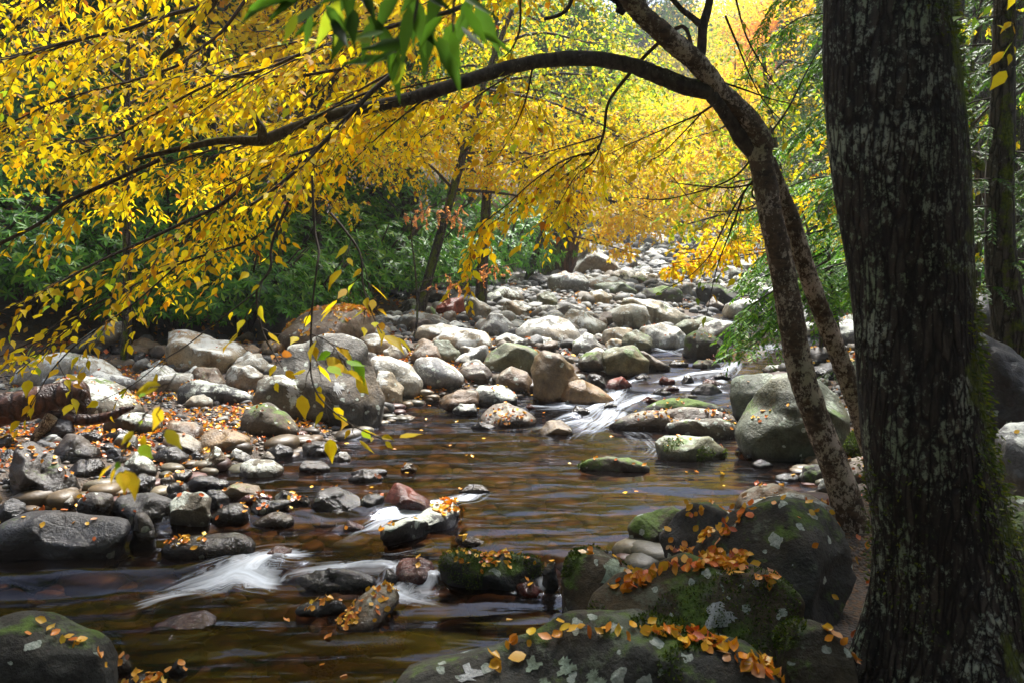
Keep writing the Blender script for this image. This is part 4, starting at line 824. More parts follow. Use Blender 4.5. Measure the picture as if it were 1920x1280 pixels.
# moss fringe: short tufts along the mossy right side
mf = Leaves(); k = NR.randint(0, len(V), 26000); nn = nrm(V - np.repeat(V.reshape(-1, 72, 3).mean(1), 72, 0))
k = k[(nn[k, 0] + .35 * SN(4, 5, 2)(V[k]) > .62) & (NR.rand(len(k)) < .9)]
p_ = V[k] + NR.normal(0, .012, (len(k), 3)) * np.array([1, 1, 2]); mf.add(p_, nn[k] + NR.normal(0, .5, (len(k), 3)) + np.array([0, 0, -.5]), nrm(NR.normal(size=(len(k), 3))), NR.uniform(.012, .026, len(k)), pal([(.10, .16, .01), (.18, .22, .012), (.05, .09, .01)], [3, 2, 3], len(k)))
k2 = NR.randint(0, len(V), 9000); k2 = k2[(nn[k2, 0] < -.55) & (V[k2, 2] < .9) & (SN(4, 5, 2)(V[k2]) > -.2)]
mf.add(V[k2] + NR.normal(0, .01, (len(k2), 3)), nn[k2] + NR.normal(0, .5, (len(k2), 3)), nrm(NR.normal(size=(len(k2), 3))), NR.uniform(.012, .024, len(k2)), pal([(.10, .16, .01), (.18, .22, .012), (.05, .09, .01)], [3, 2, 3], len(k2)))
mf.build('moss', 'kite', M['hleaf'], r_, wid=.6)
# ================================================================ the arching tree
at = root('arching_tree', tuple(P(1600, 985, 4.5))); tag(at, 'leaning birch-like tree with two stems and a long arched limb over the stream', 'tree')
def line(s, d): 
    pts = [tuple(map(float, q.split(','))) for q in s.split()]; n = len(pts); dd = np.interp(np.linspace(0, 1, n), np.linspace(0, 1, len(d)), d)
    return np.array([P(a, b, D) for (a, b), D in zip(pts, dd)])
def smooth(p, k=4):                                          # Catmull-Rom
    p = np.asarray(p); q = np.vstack([2 * p[0] - p[1], p, 2 * p[-1] - p[-2]]); out = []
    for i in range(1, len(q) - 2):
        for t in np.arange(k) / k:
            out.append(.5 * (2 * q[i] + (q[i + 1] - q[i - 1]) * t + (2 * q[i - 1] - 5 * q[i] + 4 * q[i + 1] - q[i + 2]) * t * t + (3 * q[i] - q[i - 1] - 3 * q[i + 1] + q[i + 2]) * t ** 3))
    out.append(p[-1]); return np.array(out)
def limb(name, pts, r, mat='limb', parent=at, sides=10, wob=.06, k=4):
    p = smooth(pts, k); T = Tubes(); T.add(p, np.interp(np.linspace(0, 1, len(p)), np.linspace(0, 1, len(r)), r), sides, wob); return T.build(name, M[mat], parent), p
limb('trunk', line("1612,1060 1598,985 1575,900 1548,830 1522,760 1500,690 1487,620 1475,550 1460,470 1444,400 1432,330 1422,285 1405,262", [4.5]), [.14, .095, .078, .072, .07, .069, .068, .066, .063, .062, .06, .062, .05], 'birch', sides=18, wob=.05, k=6)
limb('trunk', line("1640,840 1612,770 1585,700 1562,640 1540,585 1520,530 1500,470 1482,410 1462,360 1440,300", [4.9, 4.75, 4.6]), [.085, .06, .055, .052, .05, .05, .05, .048, .045, .04], 'birch', sides=16, wob=.05, k=6)
limb('fork', line("1425,300 1424,262 1405,230 1378,200 1350,175 1325,140 1300,112 1268,85 1238,58 1205,28 1178,-5 1150,-60 1090,-130 1000,-170 850,-185 650,-170 450,-150 250,-140 60,-120", [4.5, 4.4, 4.2, 3.9, 3.6]), [.062, .062, .058, .055, .054, .05, .05, .052, .05, .046, .045, .04, .04, .035, .03, .026, .02, .015, .01], 'birch', sides=14, k=5)
limb('fork', line("1415,285 1392,262 1372,232 1355,205 1335,180", [4.5, 4.38]), [.045, .042, .036, .034, .035], 'limb', sides=12)
_, ARCH = limb('arched_limb', line("1370,190 1330,172 1290,163 1255,150 1225,138 1190,125 1150,116 1100,110 1050,111 1000,117 950,128 900,144 850,160 800,176 750,190 700,200 640,212 585,228 530,250 490,264 440,263 400,266 350,277 300,288 250,300", [4.42, 4.3, 4.1, 3.95, 3.8]), [.046, .046, .045, .045, .042, .04, .038, .037, .036, .034, .033, .032, .031, .03, .028, .027, .026, .026, .028, .026, .018, .017, .014, .011, .008], 'limb', sides=12, k=5, wob=.08)
limb('branch', line("1312,118 1316,85 1318,50 1328,15 1335,-30", [4.35]), [.027, .024, .024, .02, .018])
limb('branch', line("1316,48 1296,32 1275,15 1250,-15", [4.35]), [.018, .015, .013, .012])
limb('branch', line("490,268 492,245 482,226 478,215", [3.9]), [.022, .02, .012, .008])
_, TOPL = None, smooth(line("1150,-60 1000,-170 850,-185 650,-170 450,-150 250,-140 60,-120", [4.1, 3.6]), 4)
# ---- upper crown, added out of view and shaped to shade the foreground
n_ = 24000; c_ = NR.normal(size=(170, 3)); c_ = nrm(c_) * NR.rand(170, 1) ** .4 * np.array([3.7, .8, .9]) + np.array([.2, 7.3, 6.2]); c_[::2] = (c_[::2] - np.array([.2, 7.3, 6.2])) * np.array([.5, 2.2, 1.]) + np.array([1.7, 6.2, 6.1]); k_ = NR.randint(0, 170, n_)
LBc = Leaves(); LBc.add(c_[k_] + NR.normal(0, .24, (n_, 3)) * np.array([1, 1, .4]), nrm(NR.normal(size=(n_, 3)) - np.array([0, 0, .5])), nrm(np.array([0, 0, 1.]) + NR.normal(0, .4, (n_, 3))), NR.uniform(.07, .11, n_), pal(*YEL, n_))
LBc.build('crown', 'kite', M['leaf'], at); T = Tubes(); b0 = P(1178, -5, 4.2)
for q_ in c_[::3]: T.add(smooth(np.array([b0 + NR.normal(0, .03, 3), (b0 + q_) / 2 + np.array([0, 0, .25]), q_]), 3), [.03, .025, .022, .018, .014, .01, .006], 4, 0)
T.build('shade_crown_branches', M['limb'], at)
# ---- leafy sprays
UP = np.array([0, 0, 1.])
def spray(poly, LB, TB, palette, tl=(.25, .5), step=.08, ls=.047, lstep=.028, droop=.22, t0=.15, r0=.004, dens=1.):
    seg = np.linalg.norm(np.diff(poly, axis=0), axis=1); cum = np.r_[0, np.cumsum(seg)]; L = cum[-1]; s = t0 * L; side = 1
    def leaves(q, T0):
        sg = np.linalg.norm(np.diff(q, axis=0), axis=1); cu = np.r_[0, np.cumsum(sg)]; n = max(2, int(cu[-1] / lstep * dens)); ss = np.linspace(.12, 1, n) * cu[-1]
        pos = np.stack([np.interp(ss, cu, q[:, k]) for k in range(3)], -1); T = nrm(q[-1] - q[0]); Sd = nrm(np.cross(T, UP))
        alt = np.where(np.arange(n) % 2 == 0, 1, -1)[:, None]; alt = alt * NR.uniform(.5, 1.1, (n, 1))
        d = nrm(T * .85 + Sd * alt * .65 - UP * NR.uniform(-.05, .38, (n, 1)) + NR.normal(0, .22, (n, 3)))
        z = nrm(UP * .95 + np.array([0, -.4, 0]) + NR.normal(0, .38, (n, 3)))
        sz = np.clip(NR.normal(.86, .24, n), .35, 1.35) * ls; sz[-1] *= 1.1
        LB.add(pos + d * .012, d, z, sz, pal(*palette, n))
    while s < L:
        i = min(len(seg) - 1, np.searchsorted(cum, s) - 1); i = max(i, 0); f = (s - cum[i]) / (seg[i] + 1e-9); p = poly[i] * (1 - f) + poly[i + 1] * f; T = nrm(poly[i + 1] - poly[i])
        Sd = nrm(np.cross(T, UP) + NR.normal(0, .15, 3)); ln = NR.uniform(*tl) * (1.1 - .5 * s / L)
        d = nrm(T * NR.uniform(.5, 1.) + Sd * side * NR.uniform(.4, .9) + UP * NR.uniform(-.55, .1)); side = -side
        tt = np.linspace(0, 1, 5)[:, None]; q = p + d * ln * tt - UP * droop * ln * tt ** 2 + NR.normal(0, .008, (5, 3)) * tt
        TB.add(q, [r0 * .6, r0 * .5, r0 * .4, r0 * .3, r0 * .2], 3, 0, False); leaves(q, T)
        if ln > .28 and NR.rand() < .75:
            d2 = nrm(d + np.cross(d, UP) * (1 if NR.rand() < .5 else -1) * .8 - UP * .2); q2 = q[2] + d2 * ln * .5 * tt - UP * droop * .4 * ln * tt ** 2
            TB.add(q2, r0 * .3, 3, 0, False); leaves(q2, T)
        s += step * NR.uniform(.6, 1.5)
    leaves(poly[-max(2, len(poly) // 4):], None)
def branch(s, d, r, parent=at, palette=YEL, leafy=True, mat='twig', pts=None, **k):
    p = smooth(line(s, d), 4) if pts is None else pts
    T = Tubes(); T.add(p, np.linspace(r[0], r[1], len(p)), 6, .06)
    if not leafy: return T.build('branch', M[mat], parent), p
    LB = Leaves(); spray(p, LB, T, palette, **k); b = T.build('branch', M[mat], parent); LB.build('foliage', 'full', M['leaf'], b); return b, p
B = []
YG2 = ([(.90, .62, .012), (.42, .62, .03), (.86, .7, .03), (.2, .45, .02)], [5, 3, 3, 2])
def bb(*a, **k): B.append(branch(*a, **k)[1])
bb("760,108 735,140 700,170 650,222 600,275 550,325 500,365 470,385", [3.7, 3.4], (.014, .006), step=.11, t0=.3)
bb("910,-10 850,20 780,38 700,60 640,78 580,95 500,130 440,143 390,160 340,185 290,215 200,265 150,290", [4.3, 3.8], (.012, .004), step=.08)
bb("640,130 560,143 500,144 440,145 390,142 340,155", [4.1, 4.], (.008, .003), step=.08)
bb("400,-40 392,5 340,22 293,35 240,55 180,68 120,82 60,98 -20,115", [4., 3.6], (.012, .004), step=.07, t0=.1)
limb('branch', line("415,-80 400,0 375,30 345,65 325,90 300,112", [3.8, 3.7]), [.022, .02, .02, .018, .016, .008])
bb("480,-30 450,15 413,63 370,95 330,125 230,157 187,167 100,193 50,217 -20,250", [4.4, 3.8], (.010, .004), step=.07)
bb("480,325 420,380 354,413 280,448 208,480 146,511 73,551 -10,590", [3.8, 3.2], (.010, .003), step=.07, t0=.1)
bb("300,300 200,345 124,380 73,420 10,452 -40,480", [3.8, 3.5], (.010, .008), step=.08)
bb("560,385 470,450 361,486 284,519 255,533 180,580 100,640 30,700", [3.8, 3.3], (.006, .002), step=.11)
bb("540,380 510,457 507,504 481,548 492,620 515,665 530,690", [2.7, 2.5], (.005, .002), step=.09, tl=(.08, .18), t0=.3, dens=.8)
bb("585,330 590,430 598,470 594,504 586,570 583,628 583,700 600,745 650,790 700,815 716,822", [2.6, 2.25], (.004, .0015), step=.06, tl=(.06, .13), t0=.45, dens=.8, ls=.058)
bb("620,400 645,430 675,475 680,530 690,570 705,605 716,625", [2.6, 2.4], (.004, .0015), step=.06, tl=(.07, .14), t0=.25, dens=.9, ls=.056)
bb("585,627 610,637 630,655 645,690", [2.3, 2.25], (.002, .001), step=.03, tl=(.05, .09), t0=.1, ls=.062, palette=YG2)
bb("480,548 412,600 346,650 306,675 250,720 190,750", [3.2, 3.], (.003, .0015), step=.22, tl=(.08, .2), dens=.7)
bb("330,500 250,570 150,640 100,690 75,730 50,780", [3.3, 3.0], (.004, .0015), step=.13, tl=(.12, .28))
bb("200,560 120,600 60,640 0,668 -40,690", [3.3, 3.2], (.004, .0015), step=.12, tl=(.12, .25))
bb("1300,100 1280,50 1225,90 1175,145 1140,195 1132,250 1115,285 1070,300 1020,345 965,390 910,430 885,485 878,545", [4.5, 5.2, 5.2], (.012, .002), step=.07, t0=.4, tl=(.12, .3), ls=.055)
bb("1125,270 1090,310 1040,345 985,385 930,425 898,470", [5.2, 5.4], (.006, .002), step=.045, ls=.055, tl=(.12, .26))
bb("1115,285 1060,300 1000,340 950,385 905,420 885,455 880,505", [5.1, 5.0], (.006, .002), step=.05, ls=.055, tl=(.08, .2))
bb("1130,255 1080,270 1010,290 940,310", [5.3, 5.8], (.006, .002), step=.06, ls=.055, tl=(.15, .32))
bb("1132,245 1115,300 1080,330 1050,380 1030,415", [5.1, 5.4], (.005, .002), step=.07, ls=.055)
bb("1000,120 985,190 960,250 930,300", [4.1, 4.6], (.005, .002), step=.09, ls=.055, tl=(.15, .35))
bb("975,-20 975,50 962,88 945,108", [4.2], (.006, .003), step=.2)
bb("1075,-20 1068,10 1050,28 1022,36", [3.9], (.011, .008), leafy=False)
bb("1340,195 1310,215 1270,232 1200,262 1140,290", [4.4, 5.], (.007, .002), step=.12, dens=.6, ls=.05)
bb("1320,208 1285,245 1240,290 1220,300", [4.5], (.005, .002), step=.3, dens=.4)
for s in ("1408,300 1380,330 1340,350 1290,365 1240,375 1180,370", "1412,345 1370,352 1300,348 1250,340", "1420,330 1395,360 1370,400 1350,440 1330,480 1290,520 1240,545", "1395,360 1375,420 1345,500 1325,590", "1360,30 1385,90 1410,150 1440,200 1500,260", "1380,0 1400,70 1440,140 1480,190", "1340,150 1400,170 1460,190 1530,200", "1445,250 1480,200 1520,120 1560,60", "1440,290 1410,360 1420,380 1380,395 1310,390 1260,330"):
    bb(s, [4.5, 4.7], (.006, .002), step=.25, dens=.35, ls=.045, tl=(.15, .4), palette=YG)
# more sprays leaving the limbs towards the lower left
def drift(p0, ang, ln, d1, curve=.15):
    X_, Y_ = proj(p0); n = 7; t = np.linspace(0, 1, n); a = math.radians(ang)
    xs = X_ - math.cos(a) * ln * t; ys = Y_ + math.sin(a) * ln * t + curve * ln * t * t; D = p0[1] + (d1 - p0[1]) * t
    return smooth(np.array([P(x, y, d) for x, y, d in zip(xs, ys, D)]), 3)
rr = random.Random(4)
for i in range(78):
    src = [ARCH, TOPL, B[0], B[1], B[3], B[5], B[6]][rr.choice([0, 0, 1, 1, 1, 2, 3, 4, 5, 6])]; p0 = src[int(rr.uniform(.35 if src is ARCH else .05, .95) * (len(src) - 1))]
    pts = drift(p0, rr.uniform(5, 42), rr.uniform(200, 430), p0[1] + rr.uniform(-.5, 2.8))
    X_, Y_ = proj(pts[-1])
    if Y_ > 560 or (X_ > 620 and Y_ > 330) or (Y_ > 400 and rr.random() < .65): continue
    branch(None, None, (.006, .002), pts=pts, step=.09, tl=(.15, .4), t0=.1, palette=YEL, ls=.05)
# ================================================================ more trees with sprays further away
def spray_tree(name, label, base, top, D, palette, spots, ls=.07, group=None, tr=.06, n=60, mat='bark', br=.7, pitch=None, shape='kite', cat='tree', dens=1.):
    """trunk from base px (x) to top; spots = (px,py,radius m) foliage layers"""
    gx_ = P(base[0], 600, D)[0]; gz = float(ground(gx_, D)); p0 = np.array([gx_, D, gz - .1]); p1 = P(top[0], top[1], D)
    rt = root(name, tuple(p0)); tag(rt, label, cat, group)
    mid = (p0 + p1) / 2 + np.array([NR.normal(0, .15), NR.normal(0, .2), 0]); tp = smooth(np.array([p0, (p0 * .6 + mid * .4) + NR.normal(0, .04, 3), mid, (p1 + mid) / 2 + NR.normal(0, .08, 3), p1]), 5)
    T = Tubes(); T.add(tp, np.linspace(tr, tr * .35, len(tp)), 10, .06); T.build('trunk', M[mat], rt)
    T = Tubes(); LB = Leaves()
    for (x, y, r) in spots:
        c = P(x, y, D + NR.uniform(-.6, .6)); j = int(np.argmin(np.linalg.norm(tp - (c + UP * -.2), axis=1))); a = tp[j]
        q = smooth(np.array([a, (a + c) / 2 + UP * .15 * r, c, c + (c - a) * .2]), 3); T.add(q, np.linspace(tr * .3, .006, len(q)), 5, .05)
        for k in range(int(n * r)):
            u = nrm(NR.normal(size=3)) * NR.rand() ** .4 * r * np.array([1, 1, .55]); s = c + u; d = nrm(u * np.array([1, 1, .3]) + NR.normal(0, .3, 3) - UP * .35); ln = r * NR.uniform(.25, .5)
            m_ = int(11 * dens); t = np.linspace(0, 1, m_)[:, None]; pos = s + d * ln * t - UP * .3 * ln * t * t
            if k % 3 == 0: T.add(np.array([c + u * .3, s, pos[-1]]), [.006, .004, .002], 3, 0, False)
            Sd = np.cross(d, UP); alt = np.where(np.arange(m_) % 2 == 0, 1, -1)[:, None]
            LB.add(pos, nrm(d * .6 + Sd * alt * .8 - UP * .35 + NR.normal(0, .3, (m_, 3))), nrm(UP * .8 + np.array([0, -.4, 0]) + NR.normal(0, .45, (m_, 3))), NR.uniform(.6, 1.2, m_) * ls, pal(*palette, m_, .2))
    T.build('branches', M['twig'], rt); LB.build('crown', shape, M['leaf'], rt); return rt
G = 'yellow trees leaning over the far stream'
spray_tree('beech_tree', 'slender yellow tree on the left bank behind the giant boulder', (520,), (560, -60), 12.5, YEL, [(480, 60, .9), (620, 120, .9), (520, 230, .8), (660, 280, .8), (560, 330, .6), (700, 200, .7), (380, 130, .9), (640, 380, .45), (560, 20, .9)], .07, tr=.05, n=48)
spray_tree('beech_tree', 'yellow tree rising on the left among the rhododendrons', (230,), (250, -80), 10., YEL, [(120, 120, 1.), (260, 60, 1.), (330, 200, .9), (200, 230, .8), (60, 260, .8), (20, 60, 1.), (160, 330, .5)], .07, tr=.06, n=48)
spray_tree('beech_tree', 'yellow tree whose boughs fill the centre above the boulder field', (780,), (960, 20), 15, YEL, [(830, 250, 1.), (930, 230, 1.1), (1040, 240, 1.1), (1000, 320, .9), (1100, 320, 1.), (900, 330, .5), (1180, 260, 1.1), (760, 290, .8), (1060, 390, .5), (820, 190, .9)], .08, tr=.1, n=125)
spray_tree('beech_tree', 'golden tree hanging low over the upstream rapids', (985,), (1150, 120), 24, ([(.92, .62, .03), (.92, .74, .05), (.92, .5, .03), (.6, .7, .04)], [4, 7, 1.5, .4]), [(1150, 330, 1.4), (1230, 300, 1.5), (1190, 400, 1.), (1120, 440, .6), (1290, 340, 1.2), (1230, 240, 1.4), (1330, 290, 1.2), (1170, 470, .4), (1210, 405, 1.), (1270, 395, 1.), (1340, 385, 1.), (1150, 400, .8), (1290, 300, 1.4)], .11, tr=.12, n=70)
spray_tree('beech_tree', 'yellow-green tree on the right bank behind the arching trunks', (1560,), (1430, 100), 13, YG, [(1350, 350, .9), (1420, 330, .9), (1330, 250, 1.), (1450, 230, 1.), (1380, 150, 1.), (1500, 120, 1.2), (1420, 420, .6), (1540, 300, 1.), (1560, 420, .7), (1290, 420, .4)], .085, tr=.08, n=42)
spray_tree('beech_tree', 'low bright yellow bough stretching across the upstream boulders', (1540,), (1500, 380), 10, YEL, [(1430, 440, .45), (1370, 450, .4), (1320, 470, .35), (1285, 490, .2), (1262, 505, .14)], .065, tr=.03, n=110)
spray_tree('beech_tree', 'green and yellow tree at the top centre behind the arch', (900,), (930, -100), 17, YG, [(900, 60, 1.4), (1010, 40, 1.4), (1000, 170, 1.4), (1100, 80, 1.4), (1090, 190, 1.2), (850, 130, 1.2), (1180, 150, .9)], .10, tr=.13, n=55)
spray_tree('maple_tree', 'small red-orange bush branch hanging over the left bank in the centre', (770,), (800, 370), 12, ([(.62, .26, .08), (.72, .36, .10), (.5, .18, .06)], [3, 3, 1]), [(800, 395, .3), (850, 405, .32), (770, 405, .15), (840, 530, .25), (900, 520, .2), (940, 500, .25)], .045, tr=.02, n=45)
spray_tree('beech_tree', 'yellow tree in the dark woods right of the big trunk', (1830,), (1850, -50), 9, YG, [(1860, 30, .35), (1900, 170, .3), (1830, 210, .25), (1840, 330, .2), (1830, 480, .2), (1890, 260, .2)], .06, tr=.05, n=30)
spray_tree('beech_tree', 'golden understory tree glimpsed left of the big trunk', (1590,), (1570, 300), 9, YEL, [(1570, 330, .3), (1540, 380, .3), (1580, 440, .3), (1530, 270, .35), (1560, 220, .3)], .055, tr=.03, n=50)
# near leaves at the top right corner and big green leaves at the top centre
o = root('overhanging_branch', tuple(P(1960, -60, 2.6))); tag(o, 'short twig of yellow-green leaves hanging into the top right corner', 'branch')
for s in ("1990,-60 1940,-20 1900,20 1905,60 1895,95", "1960,-40 1880,-10 1840,15 1805,30"): branch(s, [2.7], (.003, .001), o, YG, step=.09, tl=(.05, .12), t0=.3, ls=.045, dens=.7)
o = root('overhanging_branch', tuple(P(760, -160, 1.25))); tag(o, 'blurred sprig of large dark green leaves close to the lens at the top', 'branch')
T = Tubes(); LB = Leaves()
for s, L_ in (("780,-160 690,-60 620,-10 590,20", [(605, 10, 150, 110), (585, 0, 190, 100), (640, 20, 100, 80), (560, -10, 165, 120), (530, 5, 175, 100)]), ("820,-160 790,-40 775,40 740,100", [(765, 60, 120, 90), (745, 95, 155, 100), (730, 110, 175, 115), (755, 110, 100, 80), (720, 60, 170, 70), (700, 80, 200, 80)]), ("900,-160 860,-40 850,20 850,60", [(850, 40, 100, 110), (845, 60, 75, 90), (865, 50, 45, 100), (880, 60, 20, 90), (830, 30, 130, 90), (870, 10, 60, 100), (860, -10, 30, 110), (850, 70, 90, 70)])):
    p = smooth(line(s, [1.3, 1.25]), 3); T.add(p, np.linspace(.004, .0015, len(p)), 5)
    for x, y, a, ln in L_:
        a = math.radians(a); p0 = P(x, y, 1.27 + NR.uniform(-.05, .08)); p1 = P(x + math.cos(a) * ln, y + math.sin(a) * ln, p0[1] + NR.uniform(-.03, .03)); d = p1 - p0
        LB.add(p0, nrm(d), nrm(np.array([NR.normal(0, .6), -.7, .6])), np.linalg.norm(d) * NR.uniform(.7, 1.), np.array([.07, .17, .012]) * NR.uniform(.5, 1.3) if NR.rand() < .9 else np.array([.3, .4, .02]))
for i in range(34):
    x = NR.choice([590, 680, 760, 850, 640, 800]) + NR.normal(0, 28); y = NR.uniform(-60, 60) + (20 if x > 700 else 0); a = math.radians(NR.normal(100, 38)); ln = NR.uniform(60, 120); p0 = P(x, y, 1.27 + NR.uniform(-.08, .12)); d = P(x + math.cos(a) * ln, y + math.sin(a) * ln, p0[1] + NR.uniform(-.03, .03)) - p0
    LB.add(p0, nrm(d), nrm(np.array([NR.normal(0, .4), -.9, .35])), np.linalg.norm(d), np.array([.05, .12, .012]) * NR.uniform(.4, 1.2) if NR.rand() < .95 else np.array([.3, .4, .02]))
b = T.build('branch', M['twig'], o); LB.build('foliage', 'full', M['leaf'], b, wid=.55)
# ================================================================ hemlocks
def hemspray(LB, T, p, r0, step=.06, tl=.3):
    seg = np.linalg.norm(np.diff(p, axis=0), axis=1); cum = np.r_[0, np.cumsum(seg)]; L = cum[-1]; T.add(p, np.linspace(r0, .001, len(p)), 5, 0, False)
    n = int(L / step); side = 1
    for i in range(n):
        s = (i + .5) / n * L; j = min(len(seg) - 1, max(0, np.searchsorted(cum, s) - 1)); f = (s - cum[j]) / seg[j]; a = p[j] * (1 - f) + p[j + 1] * f; Tn = nrm(p[j + 1] - p[j])
        Sd = nrm(np.cross(Tn, UP) + NR.normal(0, .2, 3)); d = nrm(Tn * .8 + Sd * side * .9 - UP * NR.uniform(.1, .5)); side = -side; ln = tl * NR.uniform(.5, 1.1) * (1.1 - .6 * s / L)
        m_ = max(6, int(ln / .009)); t = np.linspace(.05, 1, m_)[:, None]; pos = a + d * ln * t - UP * .25 * ln * t * t; S2 = nrm(np.cross(d, UP)); alt = np.where(np.arange(m_) % 2 == 0, 1, -1)[:, None]
        T.add(np.array([a, pos[m_ // 2], pos[-1]]), [.0018, .0012, .0006], 3, 0, False); c = pal(*HEM, m_, .1) * (.8 + .4 * NR.rand())
        LB.add(pos, nrm(d * .75 + S2 * alt * .75 - UP * .15 + NR.normal(0, .12, (m_, 3))), nrm(UP + np.array([0, -.5, 0]) + NR.normal(0, .3, (m_, 3))), NR.uniform(.7, 1.2, m_) * .044, c)
def hemlock(label, trunk, D, brs, tr=.08, group=None, step=.036, tl=.34, shade_dim=1.):
    p = smooth(line(trunk, [D]), 4); p[0, 2] = min(p[0, 2], float(ground(p[0, 0], D))) ; rt = root('hemlock_tree', tuple(p[0])); tag(rt, label, 'tree', group)
    T = Tubes(); T.add(p, np.linspace(tr, tr * .5, len(p)), 10, .07); T.build('trunk', M['bark'], rt)
    T = Tubes(); LB = Leaves()
    for s, d in brs: hemspray(LB, T, smooth(line(s, d), 4), .008, step, tl)
    LB.c = [c * shade_dim for c in LB.c]  # leaf colours dimmed to imitate deep shade behind the big trunk
    b = T.build('branches', M['twig'], rt); LB.build('foliage', 'kite', M['hleaf'], rt, wid=.55)
hemlock('hemlock whose bright green bough hangs between the stream and the arching trunk', "1700,800 1690,500 1680,200 1670,-80", 6.2,
  [("1690,470 1560,500 1480,535 1420,580 1385,620 1372,645", [6.2, 6.]), ("1690,450 1580,500 1500,560 1440,610 1400,640", [6.2, 5.9]), ("1690,420 1560,440 1480,470 1430,500 1385,535", [6.2, 6.4]), ("1680,330 1560,330 1480,350 1420,390 1370,440", [6.2, 6.6]),
   ("1680,250 1580,230 1500,250 1440,300 1400,350", [6.2, 6.4]), ("1680,160 1590,120 1510,120 1450,160 1410,230", [6.2, 6.3]), ("1675,60 1590,30 1510,30 1450,70 1400,130", [6.2, 6.3]), ("1675,-20 1590,-50 1500,-30 1450,10 1420,60", [6.2, 6.1]),
   ("1690,380 1600,400 1540,440 1500,500", [6.2, 6.1]), ("1560,500 1480,560 1430,590 1385,625 1372,655", [5.9, 5.7]), ("1560,510 1490,580 1450,610 1420,640 1390,655", [5.9, 5.6]), ("1550,490 1470,535 1420,565 1385,600 1365,630", [5.9, 5.8]), ("1550,470 1490,500 1440,515 1400,540", [6.1, 6.]), ("1550,430 1480,450 1430,480 1395,520", [6.1, 6.2]), ("1690,500 1620,520 1570,550 1540,570", [6.2, 5.9]), ("1680,200 1600,190 1540,210 1500,260", [6.2, 5.8]), ("1680,100 1600,80 1550,100 1520,160", [6.2, 5.9]), ("1680,300 1610,310 1560,350 1530,400", [6.2, 5.9])], tr=.06)
G = 'dark hemlocks behind the big trunk'
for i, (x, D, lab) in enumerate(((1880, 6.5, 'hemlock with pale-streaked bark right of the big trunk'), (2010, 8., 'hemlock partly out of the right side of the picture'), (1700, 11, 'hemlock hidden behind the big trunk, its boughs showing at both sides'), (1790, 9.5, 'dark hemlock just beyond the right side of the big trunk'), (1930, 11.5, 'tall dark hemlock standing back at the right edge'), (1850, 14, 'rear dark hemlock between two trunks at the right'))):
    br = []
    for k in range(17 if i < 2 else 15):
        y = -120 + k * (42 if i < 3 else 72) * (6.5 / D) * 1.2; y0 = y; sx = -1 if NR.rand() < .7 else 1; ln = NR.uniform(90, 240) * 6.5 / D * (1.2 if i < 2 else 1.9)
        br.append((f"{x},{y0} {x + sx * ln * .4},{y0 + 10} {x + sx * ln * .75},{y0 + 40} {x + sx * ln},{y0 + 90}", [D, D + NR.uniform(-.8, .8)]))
    hemlock(lab, f"{x + 20},700 {x - 5},450 {x},200 {x + 5},-140", D, br, tr=.13 if i < 2 else .15, step=.06, tl=.4, shade_dim=.4 if i < 3 else .25)
# bent dark stem and plain trunks in the dark wood at the right
for i, (s, D, r, lab) in enumerate((("1895,640 1878,520 1868,420 1845,330 1825,290", 7.6, (.07, .05), 'bent dark stem with a pale edge behind the ledge boulders'), ("1905,560 1900,300 1910,0 1905,-150", 12, (.22, .18), 'thick dark trunk at the far right edge'), ("1835,560 1838,300 1840,0 1838,-150", 15, (.15, .12), 'straight dark trunk just right of the big trunk'))):
    p = smooth(line(s, [D]), 4); p[0, 2] = float(ground(p[0, 0], D)) - .1; rt = root('tree', tuple(p[0])); tag(rt, lab, 'tree')
    T = Tubes(); T.add(p, np.linspace(r[0], r[1], len(p)), 12, .06); T.build('trunk', M['bark'], rt)
# leaning trunk in the stream
for s, r, mt, lab in (("1050,520 1062,480 1075,430 1090,370 1100,300 1105,200", (.36, .22), 'log', 'leaning red-brown trunk standing among the upstream boulders'), ("1022,530 1035,490 1050,440 1058,380 1060,300", (.34, .16), 'bark', 'mossy grey trunk leaning beside the red-brown one')):
    D = hit(1040, 522); p = smooth(line(s, [D]), 4); rt = root('tree', tuple(p[0])); tag(rt, lab, 'tree'); T = Tubes(); T.add(p, np.linspace(r[0], r[1], len(p)), 14, .06); T.build('trunk', M[mt], rt)
# ================================================================ rhododendrons
def rhodo(name, label, r, h, n, seed, group, loc):
    rt = root(name, loc); tag(rt, label, 'shrub', group); T = Tubes(); LB = Leaves(); l = np.array(loc)
    for k in range(9):
        a = NR.uniform(0, 6.28); q = smooth(np.array([l, l + [math.cos(a) * r * .3, math.sin(a) * r * .3, h * .45], l + [math.cos(a) * r * .7, math.sin(a) * r * .7, h * .8]]), 4); T.add(q, np.linspace(.035, .01, len(q)), 5, .1)
    for k in range(n):
        u = nrm(NR.normal(size=3)); u[2] = abs(u[2]) * 1.1 - .25; c = l + np.array([u[0] * r, u[1] * r, h * .45 + u[2] * h * .55]) * 1. * 1 ; c = l + (c - l) * NR.uniform(.6, 1.05) * (1 + .12 * math.sin(5 * math.atan2(u[1], u[0]) + seed))
        m_ = 8; a = np.arange(m_) * 6.28 / m_ + NR.uniform(0, 6); ax = nrm(u + UP * .5 + NR.normal(0, .25, 3)); e1 = nrm(np.cross(ax, [.3, .2, .9])); e2 = np.cross(ax, e1)
        d = nrm(np.cos(a)[:, None] * e1 + np.sin(a)[:, None] * e2 - UP * .25 + ax * NR.uniform(-.1, .5)); LB.add(c, d, nrm(ax + NR.normal(0, .2, (m_, 3))), NR.uniform(.8, 1.15, m_) * .125, pal(*RHO, m_, .15))
    T.build('stems', M['twig'], rt); LB.build('foliage', 'lance', M['rleaf'], rt); return rt
